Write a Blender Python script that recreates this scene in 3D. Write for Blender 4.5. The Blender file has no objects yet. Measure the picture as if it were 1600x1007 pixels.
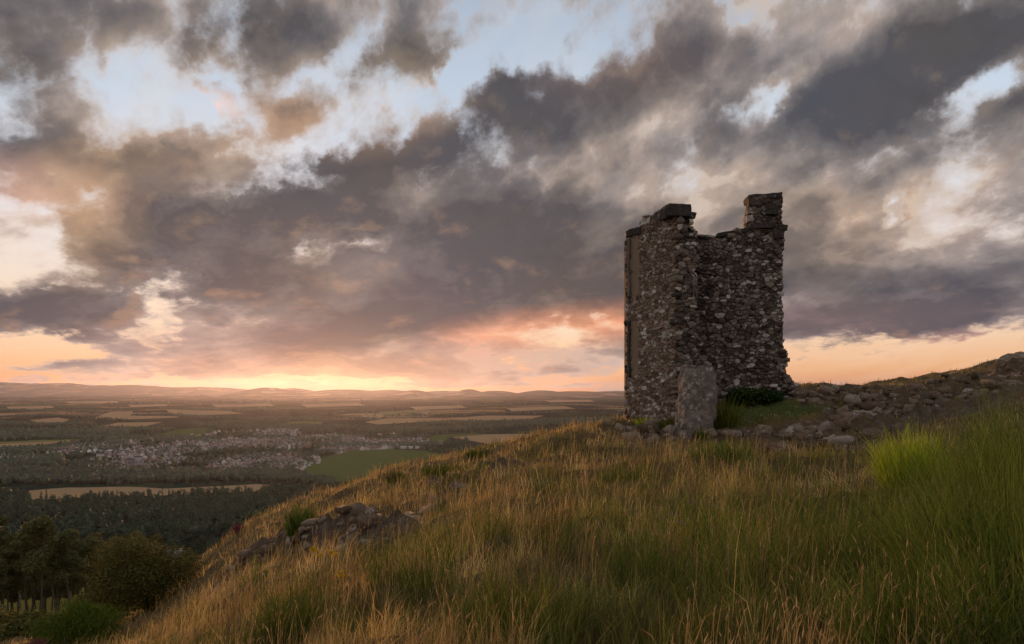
import bpy, math, random
import numpy as np
from mathutils import Vector
C = bpy.context.scene
COL = C.collection
PI = math.pi
random.seed(7)
RNG = np.random.default_rng(11)

# ------------------------------------------------------------------ camera
F = 1067.0          # focal length in photograph pixels (1600 wide)
HZ = 612.0          # row of the true horizon
cam = bpy.data.cameras.new('camera')
camo = bpy.data.objects.new('camera', cam)
COL.objects.link(camo)
camo.location = (0, 0, 0)
camo.rotation_euler = (PI/2, 0, 0)
cam.sensor_width = 36.0
cam.lens = 36.0*F/1600
cam.shift_y = (HZ-503.5)/1600
cam.clip_start = 0.1
cam.clip_end = 120000
C.camera = camo

SUN_AZ = math.atan2(500-800, F)      # azimuth of the sun from +Y towards +X (negative = left)
SUN_EL = math.radians(3.0)
SUN_STRENGTH = 2.6
C.view_settings.view_transform = 'Standard'
C.view_settings.look = 'None'
C.view_settings.gamma = 1
C.view_settings.use_curve_mapping = False
C.view_settings.exposure = 0.18
C.cycles.max_bounces = 6
C.cycles.transparent_max_bounces = 16
C.cycles.volume_bounces = 1

# ------------------------------------------------------------------ node helper
class NT:
    def __init__(s, tree):
        s.t = tree; s.n = tree.nodes; s.l = tree.links
    def new(s, typ, **kw):
        nd = s.n.new(typ)
        for k, v in kw.items(): setattr(nd, k, v)
        return nd
    def put(s, sock, v):
        if v is None: return
        if hasattr(v, 'is_output') or isinstance(v, bpy.types.NodeSocket): s.l.new(v, sock)
        else:
            try: sock.default_value = v
            except Exception: sock.default_value = (v, v, v)
    def m(s, op, a, b=None, c=None, clamp=False):
        nd = s.new('ShaderNodeMath', operation=op, use_clamp=clamp)
        s.put(nd.inputs[0], a); s.put(nd.inputs[1], b)
        if c is not None: s.put(nd.inputs[2], c)
        return nd.outputs[0]
    def vm(s, op, a, b=None, scale=None):
        nd = s.new('ShaderNodeVectorMath', operation=op)
        s.put(nd.inputs[0], a)
        if b is not None: s.put(nd.inputs[1], b)
        if scale is not None: s.put(nd.inputs['Scale'], scale)
        return nd.outputs[1] if op in ('LENGTH', 'DOT_PRODUCT', 'DISTANCE') else nd.outputs[0]
    def noise(s, vec, scale, detail=2, rough=.5, dist=0, dim='3D', lac=2.0, col=False, typ=None):
        nd = s.new('ShaderNodeTexNoise', noise_dimensions=dim)
        if typ: nd.noise_type = typ
        s.put(nd.inputs['Vector'], vec); nd.inputs['Scale'].default_value = scale
        nd.inputs['Detail'].default_value = detail; nd.inputs['Roughness'].default_value = rough
        nd.inputs['Distortion'].default_value = dist; nd.inputs['Lacunarity'].default_value = lac
        return nd.outputs['Color' if col else 'Fac']
    def vor(s, vec, scale, feature='F1', rnd=1.0, out='Distance'):
        nd = s.new('ShaderNodeTexVoronoi', feature=feature)
        s.put(nd.inputs['Vector'], vec); nd.inputs['Scale'].default_value = scale
        nd.inputs['Randomness'].default_value = rnd
        return nd.outputs[out]
    def rng(s, v, a, b, c=0., d=1., smooth=False):
        nd = s.new('ShaderNodeMapRange', interpolation_type='SMOOTHSTEP' if smooth else 'LINEAR')
        s.put(nd.inputs[0], v)
        for i, q in zip((1, 2, 3, 4), (a, b, c, d)): s.put(nd.inputs[i], q)
        return nd.outputs[0]
    def mix(s, f, a, b, mode='MIX'):
        nd = s.new('ShaderNodeMix', data_type='RGBA', blend_type=mode)
        s.put(nd.inputs[0], f)
        for sock, v in ((nd.inputs[6], a), (nd.inputs[7], b)):
            if isinstance(v, tuple) and len(v) == 3: v = v+(1,)
            s.put(sock, v)
        return nd.outputs[2]
    def ramp(s, f, stops, interp='LINEAR'):
        nd = s.new('ShaderNodeValToRGB'); cr = nd.color_ramp; cr.interpolation = interp
        while len(cr.elements) < len(stops): cr.elements.new(0.5)
        for e, (p, c) in zip(cr.elements, stops):
            e.position = p; e.color = tuple(c)+(1,) if len(c) == 3 else c
        s.put(nd.inputs[0], f)
        return nd.outputs[0]
    def mapping(s, vec, loc=(0,0,0), rot=(0,0,0), scale=(1,1,1), typ='POINT'):
        nd = s.new('ShaderNodeMapping', vector_type=typ)
        s.put(nd.inputs[0], vec)
        nd.inputs[1].default_value = loc; nd.inputs[2].default_value = rot; nd.inputs[3].default_value = scale
        return nd.outputs[0]
    def xyz(s, x, y, z=0.):
        nd = s.new('ShaderNodeCombineXYZ')
        for i, v in enumerate((x, y, z)): s.put(nd.inputs[i], v)
        return nd.outputs[0]
    def sep(s, v):
        nd = s.new('ShaderNodeSeparateXYZ'); s.put(nd.inputs[0], v); return nd.outputs

def lin(r, g, b):   # sRGB 0-255 to linear
    f = lambda c: (c/255/12.92) if c/255 <= .04045 else ((c/255+.055)/1.055)**2.4
    return (f(r), f(g), f(b))

# ------------------------------------------------------------------ world: evening sky with broken cloud
def build_world():
    w = bpy.data.worlds.new('World'); C.world = w; w.use_nodes = True
    t = NT(w.node_tree); t.n.clear()
    out = t.new('ShaderNodeOutputWorld'); bg = t.new('ShaderNodeBackground')
    t.l.new(bg.outputs[0], out.inputs[0])
    tc = t.new('ShaderNodeTexCoord').outputs['Generated']
    d = t.vm('NORMALIZE', tc)
    X, Y, Z = t.sep(d)
    hor = t.m('SQRT', t.m('ADD', t.m('MULTIPLY', X, X), t.m('MULTIPLY', Y, Y)))
    az = t.m('ARCTAN2', X, Y)                      # azimuth, 0 ahead
    el = t.m('DIVIDE', Z, t.m('MAXIMUM', hor, 1e-3))   # tan elevation
    el = t.m('MAXIMUM', el, -0.02)
    # clear air: Nishita tinted by height
    sky = t.new('ShaderNodeTexSky', sky_type='NISHITA')
    sky.sun_disc = False; sky.sun_elevation = max(SUN_EL, math.radians(3)); sky.sun_rotation = SUN_AZ
    sky.air_density = 1.0; sky.dust_density = 1.5; sky.ozone_density = 2.0; sky.altitude = 200
    base_t = t.m('DIVIDE', el, 0.62)
    grad = t.ramp(base_t, [(0, lin(226, 140, 84)), (.05, lin(238, 176, 122)), (.14, lin(238, 210, 180)), (.35, lin(222, 218, 220)),
                           (.6, lin(192, 206, 222)), (1, lin(158, 172, 190))])
    nish = t.mix(1.0, sky.outputs[0], (SKY_K, SKY_K, SKY_K), 'MULTIPLY')
    clear = t.mix(.97, nish, grad)
    # glow round the sun
    sd = (math.sin(SUN_AZ)*math.cos(.008), math.cos(SUN_AZ)*math.cos(.008), .008)
    # elliptical distance from the sun
    dx = t.m('SUBTRACT', az, SUN_AZ); dy = t.m('SUBTRACT', el, .006)
    r1 = t.m('SQRT', t.m('ADD', t.m('POWER', t.m('MULTIPLY', dx, .28), 2), t.m('POWER', t.m('MULTIPLY', dy, 1.6), 2)))
    g1 = t.rng(r1, 0, .055, 1, 0, True)
    r2 = t.m('SQRT', t.m('ADD', t.m('POWER', dx, 2), t.m('POWER', t.m('MULTIPLY', dy, 2.0), 2)))
    g2 = t.rng(r2, 0, .50, 1, 0, True)
    clear = t.mix(t.m('MULTIPLY', g1, .30), clear, (.95, .42, .13))
    clear = t.mix(t.m('MULTIPLY', g2, .22), clear, (.95, .58, .34))
    # cloud field, a node group evaluated twice (once shifted toward the sun for relief)
    P = t.xyz(az, el, 0.)
    g = bpy.data.node_groups.new('cloud_field', 'ShaderNodeTree')
    g.interface.new_socket('P', in_out='INPUT', socket_type='NodeSocketVector')
    g.interface.new_socket('D', in_out='OUTPUT', socket_type='NodeSocketFloat')
    k = NT(g)
    gi = k.new('NodeGroupInput').outputs[0]; go = k.new('NodeGroupOutput')
    a, e, _ = k.sep(gi)
    # flatten the noise toward the horizon: vertical coordinate is logarithmic
    lv = k.m('LOGARITHM', k.m('ADD', e, .085), math.e)
    # bend seam at the back: noise on a circle
    ca = k.m('SINE', a); sa = k.m('COSINE', a)
    fl = k.m('MULTIPLY', lv, .40)
    np_ = k.xyz(ca, fl, sa)
    # rotate streaks up to the right
    rot = k.mapping(np_, rot=(0, 0, math.radians(-24)))
    st = k.mapping(rot, scale=(.62, 1.15, .62))
    warp = k.noise(rot, 6.5, 9, .62, col=True)
    wv = k.vm('SUBTRACT', warp, (.5, .5, .5))
    Pw = k.vm('ADD', gi, k.vm('MULTIPLY', wv, (.30, .17, 0)))
    acc = None; first_gap = False
    for (px, py, rx, ry, ang, wt) in CLOUDS:
        if wt < 0 and not first_gap:
            first_gap = True
            acc = k.m('MINIMUM', k.m('MULTIPLY', acc, .66), .78)
        if wt < 0: wt *= .70; rx *= 1.15; ry *= 1.2
        u = (px-800)/F; ca_ = math.atan(u); te = (HZ-py)/F*math.cos(ca_)
        mp = k.mapping(Pw, loc=(ca_, te, 0), rot=(0, 0, math.radians(ang)), scale=(rx/F, ry/F, 1), typ='TEXTURE')
        gr = k.new('ShaderNodeTexGradient', gradient_type='SPHERICAL'); k.l.new(mp, gr.inputs[0])
        acc = k.m('MULTIPLY_ADD', gr.outputs['Fac'], wt, acc if acc is not None else 0.0)
    n1 = k.noise(st, 7.0, 12, .60, .25)
    n2 = k.noise(st, 2.3, 2, .5)
    n3 = k.noise(np_, 26, 8, .62, .1)
    s = k.m('MULTIPLY_ADD', k.m('SUBTRACT', n1, .5), 2.1, acc)
    s = k.m('MULTIPLY_ADD', k.m('SUBTRACT', n2, .5), .55, s)
    s = k.m('MULTIPLY_ADD', k.m('SUBTRACT', n3, .5), .7, s)
    pf = k.new('ShaderNodeTexVoronoi', feature='F1'); k.l.new(k.vm('ADD', np_, k.vm('SCALE', wv, scale=.16)), pf.inputs['Vector'])
    pf.inputs['Scale'].default_value = 13; pf.inputs['Detail'].default_value = 1.6; pf.inputs['Roughness'].default_value = .5
    s = k.m('MULTIPLY_ADD', k.m('SUBTRACT', .42, pf.outputs['Distance']), .74, s)
    s = k.m('ADD', s, CBASE)
    k.l.new(s, go.inputs[0])
    def field(vec):
        nd = t.new('ShaderNodeGroup'); nd.node_tree = g; t.l.new(vec, nd.inputs[0]); return nd.outputs[0]
    D = field(P)
    # shift toward the sun (down-left in the frame)
    to = t.vm('NORMALIZE', t.xyz(t.m('SUBTRACT', SUN_AZ, az), t.m('SUBTRACT', .0, el), 0.))
    Ps = t.vm('ADD', P, t.vm('SCALE', to, scale=.022))
    D2 = field(Ps)
    rel = t.m('SUBTRACT', D, D2)                       # >0: side facing the sun
    alpha = t.rng(D, -.34, .36, 0, 1, True)
    thick = t.rng(D, -.1, .95, 0, 1)
    # body colour by optical thickness
    # soft inner relief of the cloud body: billows and veils drawn up to the right
    rp = t.mapping(t.xyz(az, t.m('MULTIPLY', t.m('LOGARITHM', t.m('ADD', el, .12), math.e), .34), 0.), rot=(0, 0, math.radians(-26)))
    w2 = t.vm('SUBTRACT', t.noise(rp, 5, 4, .55, col=True), (.5, .5, .5))
    rw = t.vm('ADD', rp, t.vm('SCALE', w2, scale=.10))
    v1 = t.noise(t.mapping(rw, scale=(.55, 1.25, 1)), 7.5, 7, .50)
    v2 = t.noise(t.mapping(rw, loc=(4, 2, 0), scale=(.8, 1.1, 1)), 19, 6, .52)
    shade = t.m('MULTIPLY_ADD', t.m('SUBTRACT', v1, .5), 2.3, .0)
    shade = t.m('MULTIPLY_ADD', t.m('SUBTRACT', v2, .5), .8, shade)
    Pq = t.vm('ADD', P, t.vm('MULTIPLY', w2, (.22, .12, 0)))
    for (px, py, rx, ry, ang, wt) in SHADES:
        u = (px-800)/F; ca_ = math.atan(u); te = (HZ-py)/F*math.cos(ca_)
        mp = t.mapping(Pq, loc=(ca_, te, 0), rot=(0, 0, math.radians(ang)), scale=(rx*1.25/F, ry*1.25/F, 1), typ='TEXTURE')
        gr = t.new('ShaderNodeTexGradient', gradient_type='SPHERICAL'); t.l.new(mp, gr.inputs[0])
        shade = t.m('MULTIPLY_ADD', gr.outputs['Fac'], wt, shade)
    tv = t.m('SUBTRACT', t.m('MULTIPLY', thick, .84), t.m('MULTIPLY', shade, .56))
    body = t.ramp(tv, [(0, lin(194, 178, 166)), (.14, lin(170, 154, 144)), (.34, lin(147, 136, 130)), (.6, lin(112, 106, 105)), (1, lin(79, 78, 82))])
    nt = t.noise(t.xyz(az, t.m('MULTIPLY', el, 1.6), 3.3), 4.2, 3, .5)
    tint = t.ramp(nt, [(.30, (.90, .97, 1.07)), (.5, (1, 1, 1)), (.66, (1.09, 1.0, .88))])
    body = t.mix(.9, body, tint, 'MULTIPLY')
    # lower clouds: mauve, then rose-orange close to the sun
    low = t.rng(el, .0, .30, 1, 0, True)
    body = t.mix(t.m('MULTIPLY', low, .4), body, t.mix(1.0, body, (1.12, .93, .95), 'MULTIPLY'))
    high = t.rng(el, .10, .5, 0, 1)
    lit = t.rng(t.m('ADD', rel, t.m('MULTIPLY', shade, .12)), .02, .95, 0, 1, True)
    litc = t.mix(high, lin(250, 190, 140), lin(205, 182, 150))
    body = t.mix(t.m('MULTIPLY', lit, .20), body, litc)
    dark = t.rng(rel, -.02, -.5, 0, 1)
    body = t.mix(t.m('MULTIPLY', dark, .30), body, t.mix(1.0, body, (.62, .62, .66), 'MULTIPLY'))
    # fire-coloured cloud near the sun and in the gaps under the bank
    for (px, py, rx, ry, ang, wt, col) in TINTS:
        u = (px-800)/F; ca_ = math.atan(u); te = (HZ-py)/F*math.cos(ca_)
        mp = t.mapping(P, loc=(ca_, te, 0), rot=(0, 0, math.radians(ang)), scale=(rx/F, ry/F, 1), typ='TEXTURE')
        gr = t.new('ShaderNodeTexGradient', gradient_type='SPHERICAL'); t.l.new(mp, gr.inputs[0])
        f = t.m('MULTIPLY', gr.outputs['Fac'], wt)
        f = t.m('MULTIPLY', f, t.rng(thick, 1.0, 0.1, .45, 1.3))
        body = t.mix(f, body, lin(*col))
    veil = t.rng(t.noise(t.mapping(rw, loc=(9, 1, 0), scale=(.5, 1.6, 1)), 5, 8, .62), .42, .70, 0, .42)
    clear = t.mix(veil, clear, t.mix(high, lin(246, 214, 186), lin(214, 208, 204)))
    colr = t.mix(alpha, clear, body)
    # ground-coloured lower half so nothing glows from underneath
    below = t.rng(Z, -.004, -.02, 0, 1)
    colr = t.mix(below, colr, lin(150, 112, 90))
    t.l.new(colr, bg.inputs[0])
    bg.inputs[1].default_value = 1.0
    w.cycles.sampling_method = 'MANUAL'; w.cycles.sample_map_resolution = 1024

SKY_K = .10
CBASE = .42
# cloud banks (positive) and gaps (negative): centre, radii, tilt, weight
CLOUDS = [
    (60, 30, 380, 160, -22, .62), (400, 45, 110, 80, 20, .35), (600, -60, 500, 90, 0, .35), 
    (640, 92, 170, 55, 26, 1.4), (650, 220, 330, 80, 24, .9), (800, 125, 60, 50, 20, .6),
    (1000, 120, 230, 110, 0, .6), (1160, 90, 190, 90, 0, .5), (1350, 150, 190, 90, 10, .6),
    (1500, 30, 230, 110, 20, .6), (1050, 270, 800, 200, 14, .8), (560, 410, 600, 170, 0, 1.5),
    (1300, 440, 700, 140, 0, 1.1), (250, 265, 220, 60, 20, .9), (110, 340, 60, 110, 0, .75), (200, 400, 200, 100, 0, .7),
    (110, 500, 210, 48, -14, 1.25), (455, 185, 105, 62, 20, 1.5), (15, 235, 70, 80, 0, .9), (15, 300, 90, 35, 0, .35),
    (430, 570, 340, 50, 0, 1.5), (575, 582, 130, 26, 0, 1.4), (790, 568, 210, 44, 0, 1.3), (690, 540, 110, 40, 0, .4), (1255, 560, 60, 40, 0, .5),
    (1400, 520, 330, 40, 0, .6), (910, 70, 50, 45, 40, .5), (330, 162, 40, 18, 10, .55), (1300, 600, 500, 14, 0, .35), (120, 574, 220, 24, 0, .8), (200, 540, 120, 22, -10, .6), (980, 586, 160, 12, 0, .6), (1180, 585, 200, 10, 0, .5),
    # gaps
    (330, 175, 260, 66, 4, -1.0), (520, 130, 130, 60, 40, -.8), (740, 130, 150, 40, 28, -1.0), (860, 50, 190, 70, 0, -.9),
    (920, 95, 60, 45, 0, -.8), (425, 275, 120, 50, 18, -1.2), (170, 315, 70, 45, 0, -1.1), (1215, 140, 60, 30, 30, -1.25),
    (1550, 118, 85, 36, 15, -1.35), (1415, 325, 30, 16, 20, -1.1), (525, 395, 50, 20, 10, -1.2), (245, 455, 40, 65, 0, -1.6),
    (40, 385, 110, 85, 0, -1.1), (40, 548, 260, 40, 0, -1.4), (1420, 578, 420, 44, 0, -1.9), (880, 520, 150, 26, 8, -.8), (960, 560, 120, 25, 0, -.9),
    (500, 603, 700, 7, 0, -1.7), (1000, 590, 300, 16, 0, -.9), (60, 260, 80, 40, 0, -.4), (650, 272, 30, 14, 0, -.5),
    (495, 588, 40, 16, 0, -1.2),
]
SHADES = [   # soft light (+) and dark (-) places inside the cloud
    (390, 40, 110, 60, 30, -.9), (60, 60, 220, 130, -20, -.5), (640, 80, 130, 50, 25, -.7), (730, 185, 290, 75, 25, -1.2), (560, 250, 110, 40, 10, -1.),
    (1020, 95, 150, 50, 0, -.8), (1370, 150, 190, 100, 0, -.7), (1490, 60, 160, 80, 20, -.9), (330, 390, 170, 90, 0, -.7), (520, 330, 190, 60, 0, -.8),
    (780, 370, 220, 80, 0, -.9), (700, 450, 260, 60, 0, -.5), (1000, 320, 320, 60, 12, -.3), (1400, 490, 300, 60, 0, -.8), (15, 220, 60, 70, 0, -.9),
    (110, 500, 170, 34, -15, -.9), (520, 520, 160, 34, 0, -.9), (940, 470, 200, 40, 0, -.7), (250, 450, 150, 50, 0, -.4), (640, 520, 120, 30, 0, -.6),
    (560, 415, 130, 45, 0, .8), (440, 460, 160, 50, 0, .5), (1000, 190, 170, 40, 28, .8), (1090, 290, 260, 60, 10, .7), (1260, 80, 110, 60, 30, .8),
    (1300, 370, 210, 90, 0, .4), (1450, 300, 160, 60, 0, .4), (650, 150, 90, 45, 0, .9), (640, 290, 110, 40, 20, .6), (820, 260, 200, 30, 20, .5),
    (300, 560, 200, 40, 0, .8), (800, 575, 220, 40, 0, .9), (230, 130, 140, 60, -30, .6), (700, 545, 160, 40, 0, .7), (1550, 430, 160, 60, 0, .5),
]
TINTS = [
    (960, 505, 240, 45, 4, .75, (240, 155, 110)), (760, 530, 150, 50, 10, .8, (232, 150, 112)), (500, 590, 300, 50, 0, .8, (245, 165, 105)),
    (380, 545, 260, 60, 0, .35, (200, 145, 125)), (800, 575, 260, 40, 0, .5, (205, 160, 140)),
    (60, 300, 130, 60, 0, .6, (230, 180, 160)), (260, 250, 200, 60, 15, .5, (176, 138, 98)), (130, 340, 90, 110, 0, .6, (186, 150, 110)),
    (450, 190, 110, 60, 0, .5, (190, 145, 110)), (620, 190, 160, 60, 20, .4, (180, 145, 118)), (330, 162, 60, 30, 0, .9, (245, 205, 190)),
    (1560, 560, 160, 45, 0, .8, (240, 165, 135)), (640, 90, 160, 60, 20, .3, (140, 120, 90)), (1000, 110, 200, 80, 0, .25, (170, 135, 115)),
    (1300, 500, 300, 40, 0, .4, (178, 140, 132)),
]
build_world()
sl = bpy.data.lights.new('sun', 'SUN'); sl.energy = SUN_STRENGTH; sl.angle = math.radians(.6); sl.color = (1.0, .47, .19)
so = bpy.data.objects.new('sun', sl); COL.objects.link(so)
sdir = Vector((math.sin(SUN_AZ)*math.cos(SUN_EL), math.cos(SUN_AZ)*math.cos(SUN_EL), math.sin(SUN_EL)))
so.rotation_euler = (-sdir).to_track_quat('-Z', 'Y').to_euler()
so.location = (-20, 60, 40)

# ------------------------------------------------------------------ object helpers
def tag(o, label=None, cat=None, group=None, kind=None):
    if label: o['label'] = label
    if cat: o['category'] = cat
    if group: o['group'] = group
    if kind: o['kind'] = kind
    return o

def mesh_np(name, verts, faces, mats=(), smooth=False, attrs=None, midx=None):
    """verts (n,3); faces: list of (array (m,k)) of equal-size polygons"""
    me = bpy.data.meshes.new(name)
    verts = np.asarray(verts, dtype=np.float32)
    if not isinstance(faces, (list, tuple)) : faces = [faces]
    faces = [np.asarray(f, dtype=np.int32) for f in faces if len(f)]
    loops = np.concatenate([f.ravel() for f in faces]) if faces else np.zeros(0, np.int32)
    sizes = np.concatenate([np.full(len(f), f.shape[1], np.int32) for f in faces]) if faces else np.zeros(0, np.int32)
    starts = np.concatenate([[0], np.cumsum(sizes)[:-1]]).astype(np.int32)
    me.vertices.add(len(verts)); me.vertices.foreach_set('co', verts.ravel())
    me.loops.add(len(loops)); me.loops.foreach_set('vertex_index', loops)
    me.polygons.add(len(sizes)); me.polygons.foreach_set('loop_start', starts)
    me.polygons.foreach_set('loop_total', sizes)
    for m in mats: me.materials.append(m)
    if midx is not None: me.polygons.foreach_set('material_index', np.asarray(midx, np.int32))
    if smooth: me.polygons.foreach_set('use_smooth', np.ones(len(sizes), bool))
    me.update(calc_edges=True)
    for k, v in (attrs or {}).items():
        v = np.asarray(v, np.float32)
        if v.ndim == 1:
            a = me.attributes.new(k, 'FLOAT', 'POINT'); a.data.foreach_set('value', v)
        else:
            a = me.attributes.new(k, 'FLOAT_COLOR', 'POINT')
            c = np.ones((len(v), 4), np.float32); c[:, :3] = v[:, :3]; a.data.foreach_set('color', c.ravel())
    me.validate()
    return me

def link(name, me, parent=None, loc=None, rz=0, scale=None):
    o = bpy.data.objects.new(name, me); COL.objects.link(o)
    if parent: o.parent = parent
    if loc is not None: o.location = loc
    if rz: o.rotation_euler = (0, 0, rz)
    if scale is not None: o.scale = scale if hasattr(scale, '__len__') else (scale,)*3
    return o

def empty(name, loc=(0,0,0), rz=0, scale=None):
    o = link(name, None, None, loc, rz, scale); o.empty_display_size = .2; return o

# ------------------------------------------------------------------ numpy gradient noise
_perm = RNG.permutation(4096)
_ang = RNG.random(4096)*2*PI
def pnoise(x, y, seed=0):
    x = np.asarray(x, float); y = np.asarray(y, float)
    xi = np.floor(x).astype(np.int64); yi = np.floor(y).astype(np.int64)
    xf = x-xi; yf = y-yi
    def g(ix, iy, fx, fy):
        h = _perm[(_perm[(ix+seed*131) & 4095]+iy) & 4095]
        return np.cos(_ang[h])*fx+np.sin(_ang[h])*fy
    u = xf*xf*xf*(xf*(xf*6-15)+10); v = yf*yf*yf*(yf*(yf*6-15)+10)
    a = g(xi, yi, xf, yf); b = g(xi+1, yi, xf-1, yf); c = g(xi, yi+1, xf, yf-1); d = g(xi+1, yi+1, xf-1, yf-1)
    return ((a+u*(b-a))+v*((c+u*(d-c))-(a+u*(b-a))))*1.5
def fbm(x, y, oct=4, seed=0, rough=.5):
    s = 0; a = 1
    for i in range(oct):
        s = s+a*pnoise(x*2**i, y*2**i, seed+i); a *= rough
    return s
def sstep(x, a, b):
    t = np.clip((x-a)/(b-a), 0, 1); return t*t*(3-2*t)

# ------------------------------------------------------------------ terrain heights (survey of the hill: bearing columns, distance rows)
DEP = np.array([.5, 1, 2.5, 4, 6, 9, 13, 16, 18, 20, 22, 26, 32, 45, 70, 110, 160, 250])
FAR = [(160, -47), (250, -64), (400, -86), (650, -112), (1000, -138), (1400, -150), (1e6, -150)]
SURV = {
  -200: [None, 2370, 1420, 1230, 1140, 1110, 1085, 1070, 1058, 1046, 1028, 1018, 1008, 996, 978, 953, None, None],
    0: [None, 2360, 1400, 1200, 1110, 1078, 1055, 1040, 1030, 1022, 1016, 1003, 1000, 992, 978, 955, None, None],
  200: [None, 2340, 1380, 1160, 1066, 1028, 1003, 989, 981, 973, 968, 966, 970, 975, 975, 952, None, None],
  400: [None, 2330, 1350, 1105, 985, 925, 895, 877, 862, 848, 835, 812, 822, 856, 900, 930, None, None],
  600: [None, 2325, 1330, 1075, 945, 870, 822, 797, 783, 770, 757, 738, 748, 796, 868, 915, None, None],
  800: [None, 2319, 1310, 1050, 915, 825, 768, 743, 728, 714, 702, 688, 700, 752, 840, 905, None, None],
 1000: [None, 2319, 1295, 1039, 900, 805, 742, 713, 697, 678, 656, 650, 672, 742, 835, 905, None, None],
 1200: [None, 2250, 1250, 1010, 880, 795, 737, 712, 698, 655, 624, 612, 626, 700, 810, 900, None, None],
 1400: [None, 2200, 1220, 985, 860, 780, 720, 689, 665, 640, 620, 595, 598, 650, 770, 880, None, None],
 1600: [None, 2100, 1190, 960, 840, 755, 690, 652, 630, 610, 592, 565, 562, 605, 730, 860, None, None],
 1800: [None, 2050, 1160, 930, 815, 730, 665, 630, 608, 588, 570, 545, 540, 580, 700, 850, None, None],
}
_cols = sorted(SURV)
_LR = np.log(np.array([.5, 1, 1.8, 2.8, 4, 5.5, 7.5, 10, 13, 16, 18, 20, 22, 24.5, 28, 33, 40, 52, 75, 115, 170, 250]))
_tab = []
for c in _cols:
    ca = math.cos(math.atan((c-800)/F)); zs = []
    for dpt, py in zip(DEP, SURV[c]):
        if dpt == .5: zs.append(-1.6)
        elif py is None: zs.append(np.interp(dpt/ca, [q[0] for q in FAR], [q[1] for q in FAR]))
        else: zs.append(-(py-HZ)/F*dpt)
    _tab.append(np.interp(_LR, np.log(DEP/ca), zs))
_tab = np.array(_tab)                                   # columns x ring
_az = np.array([math.atan((c-800)/F) for c in _cols])
# close the ring behind the camera
_azx = np.concatenate([_az, [math.radians(95), math.radians(180), math.radians(265)], [_az[0]+2*PI]])
back = _tab.mean(0)
_tabx = np.vstack([_tab, _tab[-1], back, _tab[0], _tab[0]])
def _catmull(p0, p1, p2, p3, t):
    return .5*((2*p1)+(-p0+p2)*t+(2*p0-5*p1+4*p2-p3)*t*t+(-p0+3*p1-3*p2+p3)*t**3)
def _near(x, y):
    az = np.arctan2(x, y); az = np.where(az < _az[0], az+2*PI, az)
    lr = np.log(np.maximum(np.hypot(x, y), .51))
    i = np.clip(np.searchsorted(_azx, az, 'right')-1, 0, len(_azx)-2)
    j = np.clip(np.searchsorted(_LR, lr, 'right')-1, 0, len(_LR)-2)
    tu = (az-_azx[i])/(_azx[i+1]-_azx[i]); tv = np.clip((lr-_LR[j])/(_LR[j+1]-_LR[j]), 0, 1)
    n = len(_azx); m = len(_LR)
    rows = []
    for di in (-1, 0, 1, 2):
        ii = np.clip(i+di, 0, n-1)
        rows.append(_catmull(*[_tabx[ii, np.clip(j+dj, 0, m-1)] for dj in (-1, 0, 1, 2)], tv))
    return _catmull(*rows, tu)
_fr = np.array([q[0] for q in FAR[:-1]]+[2500, 1e6], float); _fz = np.array([q[1] for q in FAR[:-1]]+[-150, -150], float)
def _far(r):
    return np.interp(np.log(np.maximum(r, 1)), np.log(_fr), _fz)
HILLS = [(-60, 27000, 597, 200, 2500), (70, 27000, 599, 90, 2500), (190, 27000, 602, 90, 2000), (300, 27000, 605, 90, 2000), (420, 21000, 606, 26, 1500), (455, 21500, 607, 30, 1500),
         (540, 22000, 609, 60, 1600), (600, 23000, 610, 60, 1500), (648, 20000, 610, 22, 1200), (700, 26000, 611, 60, 1800), (732, 23000, 608.5, 20, 1300), (775, 23500, 611, 30, 1300),
         (845, 24000, 610, 30, 1500), (900, 25000, 612, 60, 1500), (1000, 25000, 611, 90, 1500), (1200, 26000, 608, 120, 2000), (1450, 26000, 606, 150, 2000), (1700, 26000, 606, 150, 2000)]
def rock_blocks(x, y):
    """angular ledges: quantised noise"""
    n = fbm(x*.9, y*1.5, 3, 50)
    q = n*4; f = np.floor(q); st = (f+sstep(q-f, .25, .75))/4
    return st*.34+fbm(x*3.2, y*4.4, 3, 60)*.09
def px_xy(px, Y): return ((px-800)/F*Y, Y)
ROCKS = [  # rocky ground: centre bearing px, distance, half width m, half depth m, strength
    (1010, 20.6, 1.4, 1.0, .8), (1180, 18.9, 1.6, .8, 1.), (1290, 18.6, 1.8, .9, .9), (1300, 22.0, 1.8, 1.3, .8), (1400, 22.5, 2.8, 2.2, 1.0), (1520, 21.5, 3.0, 2.6, .9),
    (1650, 21., 4, 3.5, .8), (1440, 18.5, 2.0, 1.0, .7), (610, 11.2, .6, .5, .55), (560, 11.5, .8, .6, .9), (510, 12.2, .8, .6, 1.), (450, 13.2, .8, .5, 1.0), (390, 13.6, .8, .5, .9), (325, 12.9, .8, .5, .9), (580, 12.6, .7, .5, .6), (690, 17.5, .7, .5, .6),
    (800, 17, .7, .5, .5), (1130, 19.2, 1.0, .6, .7), (1225, 16.9, 1.5, 1.1, .85), (1330, 17.0, 1.6, 1.1, .8), (1410, 19.6, 2.2, 1.6, .9), (1510, 18.4, 1.6, 1.2, .8),
]
def rock_mask(x, y):
    m = np.zeros_like(np.asarray(x, float))
    for px, Y, a, b, s in ROCKS:
        cx, cy = px_xy(px, Y)
        d = np.hypot((x-cx)/a, (y-cy)/b)
        m = np.maximum(m, s*(1-sstep(d, .55, 1.25)))
    n = fbm(x*1.1, y*1.1, 4, 21)
    return np.clip(m*(1.0+n*1.3), 0, 1)*sstep(m, .02, .2)
CRAG = [px_xy(312, 12.6), px_xy(400, 13.4), px_xy(460, 12.8), px_xy(540, 11.4), px_xy(625, 10.9)]
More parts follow.
